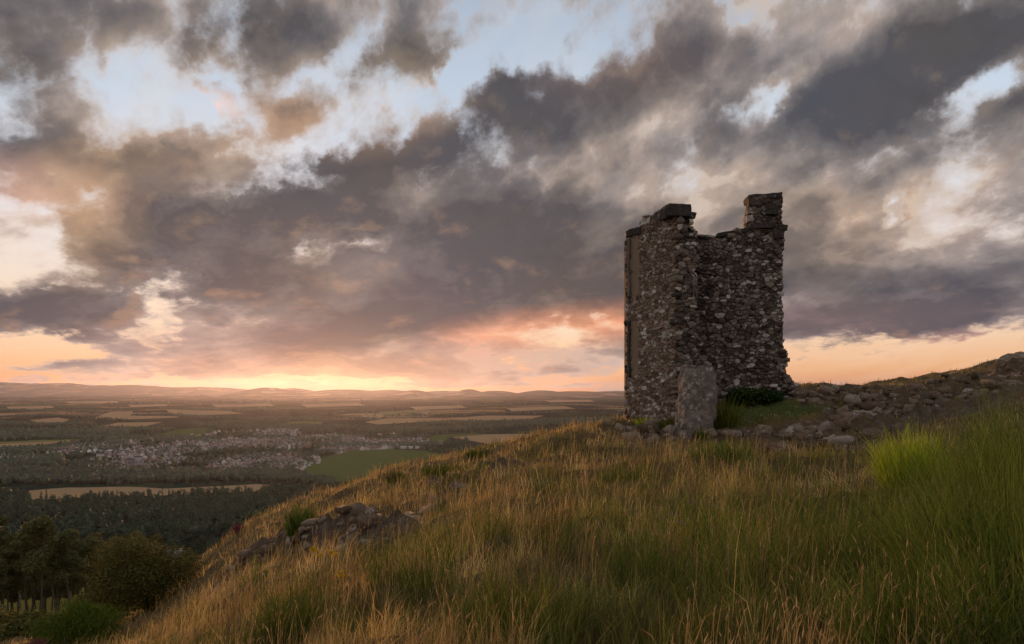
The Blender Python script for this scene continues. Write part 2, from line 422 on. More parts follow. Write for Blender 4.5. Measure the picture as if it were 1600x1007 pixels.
def crag(x, y):
    """low rock face: ground behind the line stands higher"""
    xs = np.array([p[0] for p in CRAG]); ys = np.array([p[1] for p in CRAG])
    yl = np.interp(x, xs, ys)+.25*fbm(x*.9, y*.3, 3, 300)
    d = y-yl
    w = sstep(x, xs[0]-.6, xs[0]+.8)*(1-sstep(x, xs[-1]-1.9, xs[-1]+.8))
    st = .20*sstep(d, -.12, .04)+.19*sstep(d, .18, .34)+.12*sstep(d, .5, .7)
    return w*st*(1-sstep(d, 1.2, 5.0))*(1+.5*fbm(x*1.3, y*1.3, 2, 310))
def H(x, y, rough=True):
    x = np.asarray(x, float); y = np.asarray(y, float)
    r = np.hypot(x, y)
    z = np.where(r < 200, _near(x, y), 0); w = sstep(r, 120, 200)
    z = z*(1-w)+_far(r)*w
    if rough:
        wn = sstep(r, 1.5, 6)*(1-sstep(r, 60, 250))
        z = z+wn*(fbm(x*.33, y*.33, 4, 1)*.20+fbm(x*1.5, y*1.5, 3, 9)*.10)
        rm = np.where(r < 60, rock_mask(x, y), 0)
        z = z+rm*rock_blocks(x, y)
        z = z+crag(x, y)
        z = z+(1-sstep(r, 900, 1400))*sstep(r, 60, 250)*fbm(x/90, y/90, 3, 5)*3
    wf = sstep(r, 12000, 16000)
    if np.any(wf > 0):
        hz = np.zeros_like(r)
        for px, Y, py, wpx, dy in HILLS:
            h = (HZ-py)/F*Y+150; cx = (px-800)/F*Y; sx = wpx/F*Y
            hz = np.maximum(hz, h*np.exp(-.5*np.abs((x-cx)/sx)**2.2)*np.exp(-.5*((y-Y)/dy)**2))
        hz = np.maximum(hz, (22+30*fbm(x/2600, y/2600, 3, 31))*sstep(r, 13000, 20000))
        hz = hz*(1+.10*fbm(x/1500, y/1500, 4, 33))
        z = z+wf*hz*1.0
    return z
def Hs(x, y): return float(H(np.array([x]), np.array([y]))[0])
def far_point(px, py):
    """point of the valley floor seen at this bearing and dip (beyond 200 m)"""
    k = (py-HZ)/F; ca = math.cos(math.atan((px-800)/F))
    lo, hi = 150., 60000.
    for _ in range(60):
        mid = math.sqrt(lo*hi)
        if -float(_far(np.array([mid]))[0])/(mid*ca) > k: lo = mid
        else: hi = mid
    Y = lo*ca
    return ((px-800)/F*Y, Y)

# ------------------------------------------------------------------ materials
def mat(name):
    m = bpy.data.materials.new(name); m.use_nodes = True
    t = NT(m.node_tree); t.n.clear()
    return m, t
def finish(t, col, rough=.9, bump=None, bstr=.4, bdist=.02, spec=.25, transl=None, alpha=None):
    out = t.new('ShaderNodeOutputMaterial'); p = t.new('ShaderNodeBsdfPrincipled')
    t.put(p.inputs['Base Color'], col if not (isinstance(col, tuple) and len(col) == 3) else col+(1,))
    t.put(p.inputs['Roughness'], rough); p.inputs['Specular IOR Level'].default_value = spec
    if bump is not None:
        b = t.new('ShaderNodeBump'); b.inputs['Strength'].default_value = bstr; b.inputs['Distance'].default_value = bdist
        t.l.new(bump, b.inputs['Height']); t.l.new(b.outputs[0], p.inputs['Normal'])
    sh = p.outputs[0]
    if transl:
        tr = t.new('ShaderNodeBsdfTranslucent'); t.put(tr.inputs[0], col if not (isinstance(col, tuple) and len(col) == 3) else col+(1,))
        mx = t.new('ShaderNodeMixShader'); mx.inputs[0].default_value = transl
        t.l.new(sh, mx.inputs[1]); t.l.new(tr.outputs[0], mx.inputs[2]); sh = mx.outputs[0]
    t.l.new(sh, out.inputs[0])
def attr(t, name, out='Color'):
    a = t.new('ShaderNodeAttribute'); a.attribute_name = name; return a.outputs[out]
def objrand(t): return t.new('ShaderNodeObjectInfo').outputs['Random']
def island(t): return t.new('ShaderNodeNewGeometry').outputs['Random Per Island']
def pos(t): return t.new('ShaderNodeNewGeometry').outputs['Position']

def make_mats():
    M = {}
    # masonry stone: brown-grey whinstone with pale lichen
    def stone(name, base_ramp, rnd, lich=.5, cr=1.0):
        m, t = mat(name); P = pos(t)
        r = t.m('FRACT', t.m('MULTIPLY', t.m('ADD', objrand(t), island(t)), 7.31)) if rnd else t.noise(P, 1.4, 2)
        base = t.ramp(r, base_ramp)
        n = t.noise(P, 9, 8, .65)
        base = t.mix(1.0, base, t.ramp(n, [(.25, (.80, .76, .74)), (.5, (1.25, 1.25, 1.25)), (.75, (1.65, 1.6, 1.55))]), 'MULTIPLY')
        l1 = t.noise(P, 5.5, 6, .68, .3); l2 = t.noise(P, 23, 4, .6)
        thr = t.m('MULTIPLY_ADD', t.m('SUBTRACT', t.m('FRACT', t.m('MULTIPLY', r, 5.3)), .5), .22, l1)
        lm = t.rng(t.m('MULTIPLY_ADD', t.m('SUBTRACT', l2, .5), .45, thr), .665-.05*lich, .70-.05*lich, 0, .85)
        v = t.vor(P, 13); v2 = t.noise(P, 2.5, 2)
        spot = t.m('MULTIPLY', t.rng(v, .20, .15, 0, .7), t.rng(v2, .56, .62))
        lm = t.m('MAXIMUM', lm, spot)
        col = t.mix(lm, base, t.ramp(t.noise(P, 40, 4), [(.3, (.34, .32, .30)), (.7, (.60, .58, .54))]))
        och = t.rng(t.noise(P, 7, 5, .6, .2), .66, .72, 0, .55)
        col = t.mix(och, col, (.28, .16, .05))
        h = t.m('ADD', t.noise(P, 14, 10, .7), t.m('MULTIPLY', t.noise(P, 60, 6, .7), .4))
        finish(t, col, .92, h, .9, .03)
        return m
    M['stone'] = stone('masonry stone', [(0, (.042, .034, .029)), (.3, (.078, .061, .051)), (.55, (.115, .092, .077)), (.8, (.165, .136, .115)), (.90, (.23, .195, .165)), (.94, (.36, .34, .31)), (1, (.44, .42, .39))], True, .9)
    M['harled'] = stone('harled stone', [(0, (.10, .074, .056)), (.4, (.16, .118, .088)), (.8, (.21, .158, .12)), (.92, (.25, .20, .16)), (.95, (.38, .36, .33)), (1, (.46, .44, .41))], True, .9)  # harling remnants, base colour lightened and warmed to paint the left face lit
    m, t = mat('coping stone'); P = pos(t); n = t.noise(P, 8, 8, .65)
    cc = t.ramp(n, [(.3, (.030, .027, .024)), (.6, (.065, .057, .050)), (.8, (.11, .10, .09))])
    cc = t.mix(t.rng(t.noise(P, 12, 6, .6), .64, .70, 0, .7), cc, (.30, .28, .25))
    finish(t, cc, .95, t.noise(P, 16, 10, .7), .9, .03); M['cap'] = m
    m, t = mat('pillar stone'); P = pos(t)
    b_ = t.ramp(t.noise(P, 6, 9, .7), [(.3, (.09, .074, .064)), (.5, (.19, .16, .14)), (.75, (.30, .26, .23))])
    vv = t.vor(t.vm('ADD', P, t.vm('SCALE', t.noise(P, 9, 4, col=True), scale=.28)), 7.5); pick = t.rng(t.noise(P, 3.1, 3), .44, .56)
    b_ = t.mix(t.m('MULTIPLY', t.rng(t.m('ADD', vv, t.m('MULTIPLY', t.noise(P, 30, 5, .7), .3)), .60, .46, 0, .85), pick), b_, t.ramp(t.noise(P, 34, 5), [(.3, (.28, .27, .24)), (.65, (.56, .54, .50))]))
    b_ = t.mix(t.rng(t.noise(P, 16, 6, .7), .62, .70, 0, .6), b_, (.36, .34, .31))
    finish(t, b_, .95, t.m('ADD', t.noise(P, 7, 12, .75), t.m('MULTIPLY', t.noise(P, 40, 6, .7), .3)), 1.0, .05); M['pillar'] = m
    M['rock'] = stone('outcrop rock', [(0, (.075, .052, .034)), (.5, (.125, .090, .062)), (.88, (.175, .14, .105)), (.97, (.25, .215, .18)), (1, (.30, .26, .22))], True, -.9)
    m, t = mat('mortar'); P = pos(t)
    finish(t, t.mix(t.noise(P, 6, 6), (.07, .052, .04), (.16, .125, .095)), 1, t.noise(P, 18, 10, .75), 1, .05); M['mortar'] = m
    m, t = mat('render panel'); P = pos(t)
    finish(t, t.mix(t.noise(P, 5, 6, .6), (.16, .12, .08), (.29, .22, .16)), .95, t.noise(P, 30, 6), .5, .01); M['panel'] = m
    # hillside soil, turf, rock
    m, t = mat('hill ground'); P = pos(t)
    rk = attr(t, 'rock', 'Fac'); gr = attr(t, 'green', 'Fac')
    n1 = t.noise(P, 1.1, 8, .62); n2 = t.noise(P, 9, 8, .7)
    soil = t.ramp(t.m('MULTIPLY_ADD', n2, .5, t.m('MULTIPLY', n1, .5)), [(.3, (.045, .030, .014)), (.5, (.105, .070, .028)), (.68, (.19, .125, .048))])
    turf = t.ramp(n2, [(.3, (.030, .045, .008)), (.7, (.085, .105, .022))])
    base = t.mix(gr, soil, turf)
    rc = t.ramp(t.noise(P, 3.2, 10, .7), [(.3, (.040, .030, .022)), (.5, (.095, .070, .052)), (.68, (.19, .155, .125)), (.8, (.34, .31, .27))])
    moss = t.rng(t.noise(P, 2.2, 8, .7), .45, .60)
    rc = t.mix(t.m('MULTIPLY', moss, .8), rc, t.ramp(n2, [(.3, (.075, .045, .015)), (.7, (.15, .10, .03))]))
    col = t.mix(t.rng(t.m('ADD', rk, t.m('MULTIPLY', t.m('SUBTRACT', n2, .5), .6)), .3, .6), base, rc)
    hh = t.m('ADD', t.noise(P, 5, 12, .72), t.m('MULTIPLY', t.vor(P, 6, 'DISTANCE_TO_EDGE'), .5))
    finish(t, col, .95, hh, .9, .10); M['hill'] = m
    # valley floor: woods and pasture by default
    m, t = mat('valley ground'); P = pos(t)
    Pd = t.mapping(P, scale=(1/900., 1/2200., 0)); 
    v = t.vor(Pd, 1.0, out='Color'); s = t.sep(v)[0]
    patch = t.ramp(s, [(0, (.020, .032, .016)), (.25, (.028, .04, .018)), (.42, (.05, .075, .025)), (.58, (.075, .095, .035)), (.72, (.22, .15, .075)), (.88, (.26, .20, .12))], 'CONSTANT')
    rr = t.vm('LENGTH', P); 
    n = t.noise(P, .0016, 8, .62)
    wood = t.rng(n, .47, .53)
    nearw = t.rng(rr, 2600, 4200)
    col = t.mix(t.m('MULTIPLY', t.m('SUBTRACT', 1, wood), nearw), (.010, .022, .019), patch)
    col = t.mix(t.m('SUBTRACT', 1, nearw), col, t.ramp(t.noise(P, .011, 6, .6), [(.35, (.012, .024, .020)), (.6, (.022, .042, .028)), (.75, (.045, .07, .036))]))
    finish(t, col, 1.0, spec=0.); M['valley'] = m
    for nm, c1, c2, sc in (('stubble field', (.27, .195, .11), (.34, .25, .15), .02), ('green field', (.055, .085, .030), (.085, .120, .042), .012), ('pale green field', (.12, .15, .05), (.17, .18, .07), .012), ('meadow', (.12, .13, .03), (.20, .18, .05), .05)):
        m, t = mat(nm); P = pos(t)
        w = t.noise(t.mapping(P, rot=(0, 0, .5), scale=(.25, 3, 1)), sc*3, 4, .6)
        finish(t, t.mix(t.m('MULTIPLY_ADD', w, .5, t.m('MULTIPLY', t.noise(P, sc, 5), .5)), c1, c2), 1, spec=0); M[nm] = m
    # foliage
    def leaf(name, lo, hi, orand=.35, tl=.25):
        m, t = mat(name)
        f = t.m('ADD', t.m('MULTIPLY', island(t), 1-orand), t.m('MULTIPLY', objrand(t), orand))
        c = t.mix(f, lo, hi)
        tint = t.ramp(objrand(t), [(0, (1.15, .95, .8)), (.4, (.8, .95, .95)), (.7, (1, 1.05, .85)), (1, (.75, .8, .8))])
        c = t.mix(.8, c, tint, 'MULTIPLY')
        finish(t, c, .7, spec=.2, transl=tl); M[name] = m
    leaf('wood leaf', (.060, .062, .020), (.21, .195, .07), .25, .12)
    leaf('broadleaf', (.024, .042, .034), (.085, .125, .080), .35, .06)
    leaf('gorse leaf', (.030, .036, .008), (.17, .165, .04), .05)
    leaf('shrub leaf', (.045, .075, .006), (.18, .21, .02), .05)
    leaf('broom stem', (.026, .050, .007), (.22, .27, .045), .12, .3)
    leaf('bright broom', (.12, .19, .012), (.50, .60, .05), .08, .5)
    leaf('nettle leaf', (.012, .030, .006), (.045, .08, .014), .05)
    leaf('heather', (.10, .03, .045), (.22, .07, .10), .1)
    m, t = mat('bark'); P = pos(t)
    finish(t, t.mix(t.noise(t.mapping(P, scale=(1, 1, .2)), 6, 6), (.035, .028, .022), (.12, .10, .08)), .95, t.noise(P, 12, 6), .6, .03); M['bark'] = m
    m, t = mat('pale bark'); P = pos(t)
    finish(t, t.mix(t.rng(t.noise(t.mapping(P, scale=(1, 1, .5)), 3, 5), .45, .55), (.05, .04, .035), (.32, .28, .24)), .9); M['pale bark'] = m
    m, t = mat('dry grass'); c = attr(t, 'tint')
    finish(t, c, .75, spec=.25, transl=.38); M['grass'] = m
    m, t = mat('house wall')
    finish(t, t.ramp(t.m('FRACT', t.m('MULTIPLY', t.m('ADD', objrand(t), island(t)), 5.7)), [(0, (.62, .60, .57)), (.35, (.42, .38, .34)), (.6, (.70, .69, .67)), (.8, (.26, .23, .20)), (.93, (.36, .20, .14))], 'CONSTANT'), .9); M['wall'] = m
    m, t = mat('house roof')
    finish(t, t.ramp(t.m('FRACT', t.m('MULTIPLY', t.m('ADD', objrand(t), island(t)), 9.1)), [(0, (.075, .075, .082)), (.4, (.12, .115, .12)), (.62, (.17, .16, .16)), (.8, (.10, .09, .09)), (.93, (.22, .10, .07))], 'CONSTANT'), .8); M['roof'] = m
    m, t = mat('shed roof'); finish(t, (.62, .64, .66), .5); M['shed'] = m
    m, t = mat('window glass'); finish(t, (.03, .035, .04), .15, spec=.5); M['glass'] = m
    m, t = mat('water'); finish(t, (.02, .025, .03), .06, spec=.6); M['water'] = m
    m, t = mat('yellow petals'); finish(t, (.55, .36, .02), .7, transl=.3); M['yellow'] = m
    m, t = mat('violet petals'); finish(t, (.20, .15, .36), .7, transl=.3); M['violet'] = m
    return M
M = make_mats()

# ------------------------------------------------------------------ ground sheets
def polar_sheet(name, rs, azs, m, hfun, attrs=None, closed=False):
    R, A = np.meshgrid(rs, azs, indexing='ij')
    x = R*np.sin(A); y = R*np.cos(A); z = hfun(x, y)
    n, k = R.shape
    idx = np.arange(n*k).reshape(n, k)
    if closed:
        nx = np.roll(idx, -1, 1)
        q = np.stack([idx[:-1], idx[1:], nx[1:], nx[:-1]], -1).reshape(-1, 4)
    else:
        q = np.stack([idx[:-1, :-1], idx[1:, :-1], idx[1:, 1:], idx[:-1, 1:]], -1).reshape(-1, 4)
    q = q[:, ::-1]
    a = {kk: v(x, y).ravel() for kk, v in (attrs or {}).items()}
    me = mesh_np(name, np.stack([x, y, z], -1).reshape(-1, 3), q, [m], True, a)
    return link(name, me)
def green_mask(x, y):
    m = np.zeros_like(x)
    for px, Y, a, b in ((1210, 21.0, 1.9, 1.1), (1130, 20.4, .8, .8), (1450, 8.5, 1.6, 1.2), (1560, 5.5, 1.8, 1.8), (680, 19, 2.0, 1.2), (1030, 8, 1.6, 1.5)):
        cx, cy = px_xy(px, Y); m = np.maximum(m, 1-sstep(np.hypot((x-cx)/a, (y-cy)/b), .6, 1.15))
    return m
az_front = np.radians(np.linspace(-50, 50, 470)); 
az_back = np.radians(np.linspace(50, 310, 90))[1:-1]
azs = np.concatenate([az_front, az_back])
tag(polar_sheet('hillside', np.concatenate([[.05], np.geomspace(.8, 75, 500)]), azs, M['hill'], H, {'rock': rock_mask, 'green': green_mask}, True), kind='structure')
azs2 = np.concatenate([np.radians(np.linspace(-46, 46, 460)), np.radians(np.linspace(46, 314, 120))[1:-1]])
tag(polar_sheet('valley', np.concatenate([np.geomspace(68, 12000, 130), np.linspace(12400, 34500, 90)]), azs2, M['valley'], lambda x, y: H(x, y)-.15*sstep(80-np.hypot(x, y), 0, 12), None, True), kind='structure')

# ------------------------------------------------------------------ fields and pond, each lying on the valley floor
def field(name, pts, m, lift=1.0, kind='structure', label=None, cat=None, group=None, xy=False):
    P = [px_xy(*p) if xy else far_point(*p) for p in pts]
    import bmesh
    bm = bmesh.new(); vs = [bm.verts.new((x, y, 0)) for x, y in P]; bm.faces.new(vs)
    bmesh.ops.triangulate(bm, faces=bm.faces[:])
    for _ in range(5 if xy else 3): bmesh.ops.subdivide_edges(bm, edges=bm.edges[:], cuts=1, use_grid_fill=True)
    if len(bm.verts):
        co = np.array([v.co[:] for v in bm.verts]); z = H(co[:, 0], co[:, 1])
        for v, zz in zip(bm.verts, z): v.co.z = zz+lift
    me = bpy.data.meshes.new(name); bm.to_mesh(me); bm.free(); me.materials.append(m)
    for p in me.polygons:
        if p.normal.z < 0: p.flip()
    o = link(name, me); tag(o, label, cat, group, kind); return o
FIELDS = [
    ('green field', [(455, 738), (500, 718), (540, 705), (600, 702), (663, 705), (700, 712), (640, 740), (560, 756), (490, 752)]),
    ('stubble field', [(45, 768), (110, 763), (260, 764), (400, 758), (425, 760), (410, 768), (250, 776), (110, 780), (50, 782)]),
    ('green field', [(380, 800), (415, 796), (440, 806), (395, 812)]),
    ('stubble field', [(0, 694.5), (90, 690), (125, 689), (60, 696.5), (0, 700)]),
    ('pale green field', [(0, 691.5), (70, 688), (150, 687), (125, 689), (90, 690), (0, 694.3)]),
    ('stubble field', [(705, 684), (760, 679.5), (850, 678), (960, 684), (990, 700), (880, 700), (760, 694)]),
    ('green field', [(660, 690), (680, 680), (740, 677.5), (760, 679.5), (705, 684), (690, 694)]),
    ('green field', [(800, 676), (880, 672), (960, 670), (970, 678), (860, 678)]),
    ('stubble field', [(173, 644), (208, 643), (204, 650), (280, 651), (278, 653), (200, 656), (145, 654)]),
    ('stubble field', [(155, 667), (185, 661), (255, 660), (225, 667)]),
    ('stubble field', [(45, 657), (90, 653), (108, 656), (100, 662), (60, 661)]),
    ('stubble field', [(0, 647), (25, 647), (20, 651), (0, 652)]),
    ('stubble field', [(10, 636), (80, 634.5), (85, 638), (15, 641)]),
    ('stubble field', [(260, 640.5), (360, 643), (380, 647), (300, 649.5), (265, 646)]),
    ('pale green field', [(430, 663), (460, 659.5), (505, 660), (500, 664)]),
    ('green field', [(252, 678), (280, 671), (330, 668), (318, 680), (262, 684)]),
    ('stubble field', [(570, 660), (600, 655), (690, 653.5), (705, 657), (640, 661), (590, 664)]),
    ('stubble field', [(690, 655), (760, 650), (850, 650), (830, 655), (740, 658)]),
    ('stubble field', [(100, 628), (180, 627), (190, 630), (110, 631)]), ('stubble field', [(330, 633), (420, 631), (430, 635), (340, 637)]),
    ('stubble field', [(470, 632), (560, 630), (570, 634), (480, 637)]), ('stubble field', [(640, 636), (720, 634), (730, 638), (650, 641)]),
    ('stubble field', [(790, 638), (880, 635), (900, 639), (800, 643)]), ('pale green field', [(590, 644), (650, 642), (660, 646), (600, 648)]),
    ('stubble field', [(850, 626), (920, 625), (930, 628), (860, 629)]), ('stubble field', [(200, 633), (260, 632), (262, 635), (205, 636.5)]),
    ('pale green field', [(0, 822), (30, 821), (46, 824), (40, 832), (0, 833)]),
    ('green field', [(520, 764), (580, 758), (640, 762), (600, 775), (540, 780)]),
]
for nm, pts in FIELDS:
    field('field', pts, M[nm], 1.0 if pts[0][1] < 790 else .5)
field('field', [(-150, 92), (60, 88), (165, 98), (235, 150), (250, 222), (60, 225), (-150, 222)], M['meadow'], .45, xy=True)
field('pond', [(9, 674.5), (20, 673.4), (24, 674.5), (20, 676), (12, 676)], M['water'], 1.4)

# ------------------------------------------------------------------ evening haze over the strath
def box_mesh(name, x0, x1, y0, y1, z0, z1, mats=()):
    v = [(x, y, z) for z in (z0, z1) for y in (y0, y1) for x in (x0, x1)]
    f = [(0, 2, 3, 1), (4, 5, 7, 6), (0, 1, 5, 4), (2, 6, 7, 3), (0, 4, 6, 2), (1, 3, 7, 5)]
    return mesh_np(name, v, [f], mats)
HAZE_D = 1.3e-5
hm = bpy.data.materials.new('haze'); hm.use_nodes = True
_t = NT(hm.node_tree); _t.n.clear()
_o = _t.new('ShaderNodeOutputMaterial'); _v = _t.new('ShaderNodeVolumePrincipled')
_v.inputs['Color'].default_value = (.66, .71, 1.0, 1); _v.inputs['Density'].default_value = HAZE_D; _v.inputs['Anisotropy'].default_value = .72
_t.l.new(_v.outputs[0], _o.inputs['Volume'])
tag(link('haze', box_mesh('haze', -36000, 36000, -36000, 36000, -152, 520, [hm])), kind='stuff')

# ------------------------------------------------------------------ masonry
def voronoi_cells(pts, box, k=18):
    """clip every cell against its nearest neighbours"""
    pts = np.asarray(pts); out = []
    for i, p in enumerate(pts):
        d = pts-p; dd = (d*d).sum(1); nb = np.argsort(dd)[1:k+1]
        poly = [(box[0], box[2]), (box[1], box[2]), (box[1], box[3]), (box[0], box[3])]
        for j in nb:
            mx, my = (p+pts[j])/2; nx, ny = d[j]
            if dd[j] > 4*max((q[0]-p[0])**2+(q[1]-p[1])**2 for q in poly): break
            new = []; n = len(poly)
            for a in range(n):
                A = poly[a]; B = poly[(a+1) % n]
                sa = (A[0]-mx)*nx+(A[1]-my)*ny; sb = (B[0]-mx)*nx+(B[1]-my)*ny
                if sa <= 0: new.append(A)
                if (sa < 0) != (sb < 0) and sa != sb:
                    tt = sa/(sa-sb); new.append((A[0]+(B[0]-A[0])*tt, A[1]+(B[1]-A[1])*tt))
            poly = new
            if len(poly) < 3: break
        out.append(poly)
    return out
def clip_top(poly, topf, n=1): return poly
def scatter(u0, u1, v0, v1, rmin, rmax, rr, asp=1.6):
    """dart throwing with varied radii, courses flattened by asp"""
    pts = []; rad = []; cell = {}
    g = rmax
    tries = int((u1-u0)*(v1-v0)/(rmin*rmin)*9)
    for _ in range(tries):
        u = rr.uniform(u0, u1); v = rr.uniform(v0*asp, v1*asp); r = rmin+(rmax-rmin)*rr.random()**1.7
        ci, cj = int(u//g), int(v//g); ok = True
        for a in (-1, 0, 1):
            for b in (-1, 0, 1):
                for (x, y, q) in cell.get((ci+a, cj+b), ()):
                    if (x-u)**2+(y-v)**2 < ((q+r)/2)**2: ok = False; break
                if not ok: break
            if not ok: break
        if ok: cell.setdefault((ci, cj), []).append((u, v, r)); pts.append((u, v))
    return pts, asp
def stone_geom(poly, O, du, nrm, gap, h, rr, off=.14):
    """rounded stone standing proud of the wall face; poly in (u,z)"""
    c = np.mean(poly, 0); P = np.array(poly)
    ring = []
    n = len(P)
    for i in range(n):
        A, B, Cc = P[i-1], P[i], P[(i+1) % n]
        for q in ((B+(A-B)*rr.uniform(.04, .2)), (B+(Cc-B)*rr.uniform(.04, .2))): ring.append(q)
    ring = np.array(ring); m = len(ring)
    d = ring-c; L = np.hypot(d[:, 0], d[:, 1]).mean()
    def to3(q, hh): return O+np.outer(q[:, 0], du)+np.outer(hh*np.ones(len(q)), nrm)+np.outer(q[:, 1], (0, 0, 1))
    s0 = max(.5, 1-gap/L); 
    r0 = c+d*s0; r1 = c+d*(s0-.02)+rr.normal(0, .005, (m, 2)); r2 = c+d*(s0*.86)+rr.normal(0, .009, (m, 2))
    tilt = rr.normal(0, .10, 2)
    h1 = h*.93+(r1-c)@tilt; h2 = h+(r2-c)@tilt+rr.normal(0, .006, m)
    V = np.vstack([to3(r0, -off), to3(r1, h1), to3(r2, h2), to3(c[None], h*1.03+rr.normal(0, .008))])
    i = np.arange(m); j = (i+1) % m
    Q = np.vstack([np.stack([i, j, j+m, i+m], -1), np.stack([i+m, j+m, j+2*m, i+2*m], -1)])
    T = np.stack([i+2*m, j+2*m, np.full(m, 3*m)], -1)
    return V, Q, T
def merge(parts):
    V = []; Q = []; T = []; n = 0
    for v, q, t_ in parts:
        V.append(v); 
        if len(q): Q.append(np.asarray(q)+n)
        if len(t_): T.append(np.asarray(t_)+n)
        n += len(v)
    return np.vstack(V), [np.vstack(x) for x in (Q, T) if x]
def zpx(py, Y): return (HZ-py)/F*Y
def face_on(O, D):
    """functions between bearing px and the distance u along a wall line"""
    O = np.array(O, float); D = np.array(D, float)
    def u_of(px):
        k = (px-800)/F       # x = k y
        return (k*O[1]-O[0])/(D[0]-k*D[1])
    def y_of(u): return O[1]+D[1]*u
    return u_of, y_of

tower = empty('ruined_tower', (5.6, 22.2, -.7))
tag(tower, 'roofless ruined rubble tower with two broken walls standing on the hilltop', 'ruined tower')
TINV = -np.array(tower.location)
tower_stones = []       # (apparent size, V, Q, T)
core_parts = []
def wall_face(O, D, nrm, topf, botf, L, holes=(), rmin=.095, rmax=.30, seed=0, see=1., depth=(.015, .085), gapw=.012, bulge=None, m='stone'):
    rr = np.random.default_rng(seed)
    D = np.array([D[0], D[1], 0.]); nrm = np.array([nrm[0], nrm[1], 0.]); O = np.array([O[0], O[1], 0.])
    us = np.linspace(0, L, 60); zt = max(topf(u) for u in us); zb = min(botf(u) for u in us)
    pts, asp = scatter(-.12, L+.12, zb, zt+.2, rmin, rmax, rr)
    cells = voronoi_cells(pts, (-.5, L+.5, (zb-.4)*asp, (zt+.5)*asp))
    for p, c in zip(pts, cells):
        if len(c) < 3: continue
        u, z = p[0], p[1]/asp
        if not (0 <= u <= L) or z > topf(u)-.02 or z < botf(u): continue
        if any(a <= u <= b and zc <= z <= zd for a, b, zc, zd in holes): continue
        P = np.array([(max(min(a, L+.03), -.03), b/asp) for a, b in c])
        w = np.ptp(P[:, 0]); hgt = np.ptp(P[:, 1])
        if w < .02 or hgt < .02: continue
        h = rr.uniform(*depth)*(1+.6*(w*hgt > .05))+(bulge(u, z) if bulge else 0)
        V, Q, T = stone_geom(P, O, D, nrm, gapw, h, rr)
        tower_stones.append((w*hgt*see*rr.uniform(.8, 1.2), V, Q, T, m))
def core_wall(O, D, nin, L, topf, botf, th, step=.12, inset=.0, rag=.03, seed=0):
    """mortared core between the faces: a strip with ragged top, thickness th toward nin"""
    n = max(2, int(L/step)); us = np.linspace(0, L, n+1); rr = np.random.default_rng(seed)
    D = np.array([D[0], D[1], 0.]); N = np.array([nin[0], nin[1], 0.]); O = np.array([O[0], O[1], 0.])
    V = []
    for u in us:
        zt = topf(u)-.03+rr.normal(0, rag); zb = botf(u)-.5
        for off, z in ((.015+inset, zb), (.015+inset, zt-.05), (th*.5, zt), (th-.03, zt-.05), (th-.03, zb)):
            V.append(O+D*u+N*off+np.array((0, 0, z)))
    V = np.array(V); Q = []
    for i in range(n):
        for k in range(4): Q.append((i*5+k, (i+1)*5+k, (i+1)*5+k+1, i*5+k+1))
    for i in (0, n):
        Q.append((i*5, i*5+1, i*5+3, i*5+4))
    T = [(i*5+1, i*5+2, i*5+3) for i in (0, n)]
    core_parts.append((V, np.array(Q), np.array(T)))
unit = lambda a: np.array(a, float)/np.hypot(*a)
P1 = np.array([3.94, 23.25]); P2 = np.array([5.12, 21.3])
DA = unit(P2-P1); LA = float(np.hypot(*(P2-P1))); NA = np.array([DA[1], -DA[0]]);     # outward, to the left
if NA[0] > 0: NA = -NA
uA, yA = face_on(P1, DA)
def prof(pairs, u_of, y_of):
    us = [u_of(px) for px, py in pairs]; zs = [zpx(py, y_of(u)) for u, (px, py) in zip(us, pairs)]
    return lambda u: float(np.interp(u, us, zs))
# top lines read along each wall
topA = prof([(981, 362), (1001, 361), (1001.6, 352), (1002, 341), (1012, 338), (1030, 331), (1041, 328), (1055, 326), (1060, 326)], uA, yA)
gz = lambda p: Hs(p[0], p[1])
botA = lambda u: min(gz(P1+DA*u), gz(P1+DA*u+NA*.3))-.15
uh0, uh1 = uA(985), uA(998.5)
panels = []
for (pa, pb, ya, yb) in ((985.5, 998.5, 374, 461), (985.5, 997.5, 503, 588)):
    ua, ub = uA(pa), uA(pb); um = (ua+ub)/2
    panels.append((ua, ub, zpx(yb, yA(um)), zpx(ya, yA(um))))
def bulgeA(u, z): return .05*math.sin(z*1.7+u)+.03*math.sin(u*5+z*3)
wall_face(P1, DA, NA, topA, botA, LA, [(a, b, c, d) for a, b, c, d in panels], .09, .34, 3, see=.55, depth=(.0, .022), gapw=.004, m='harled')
core_wall(P1, DA, -NA, LA, topA, botA, .62, seed=4)
# broken end of the left wall, facing the hillside
P3 = P2+unit((1, .16))*.64
DE = unit(P3-P2); LE = float(np.hypot(*(P3-P2))); NE = np.array([DE[1], -DE[0]])
uE, yE = face_on(P2, DE)
topE = prof([(1055, 324), (1060, 322), (1070, 330), (1072, 352), (1074, 366), (1088, 368)], uE, yE)
botE = lambda u: gz(P2+DE*u)-.2
wall_face(P2, DE, NE, topE, botE, LE, (), .12, .40, 5, see=1., depth=(.005, .06), gapw=.007)
# inner face of the left wall
wall_face(P3, -DA, -NA, lambda u: topA(LA-u)-.1, lambda u: botA(LA-u), LA*.9, (), .16, .36, 6, see=.02)
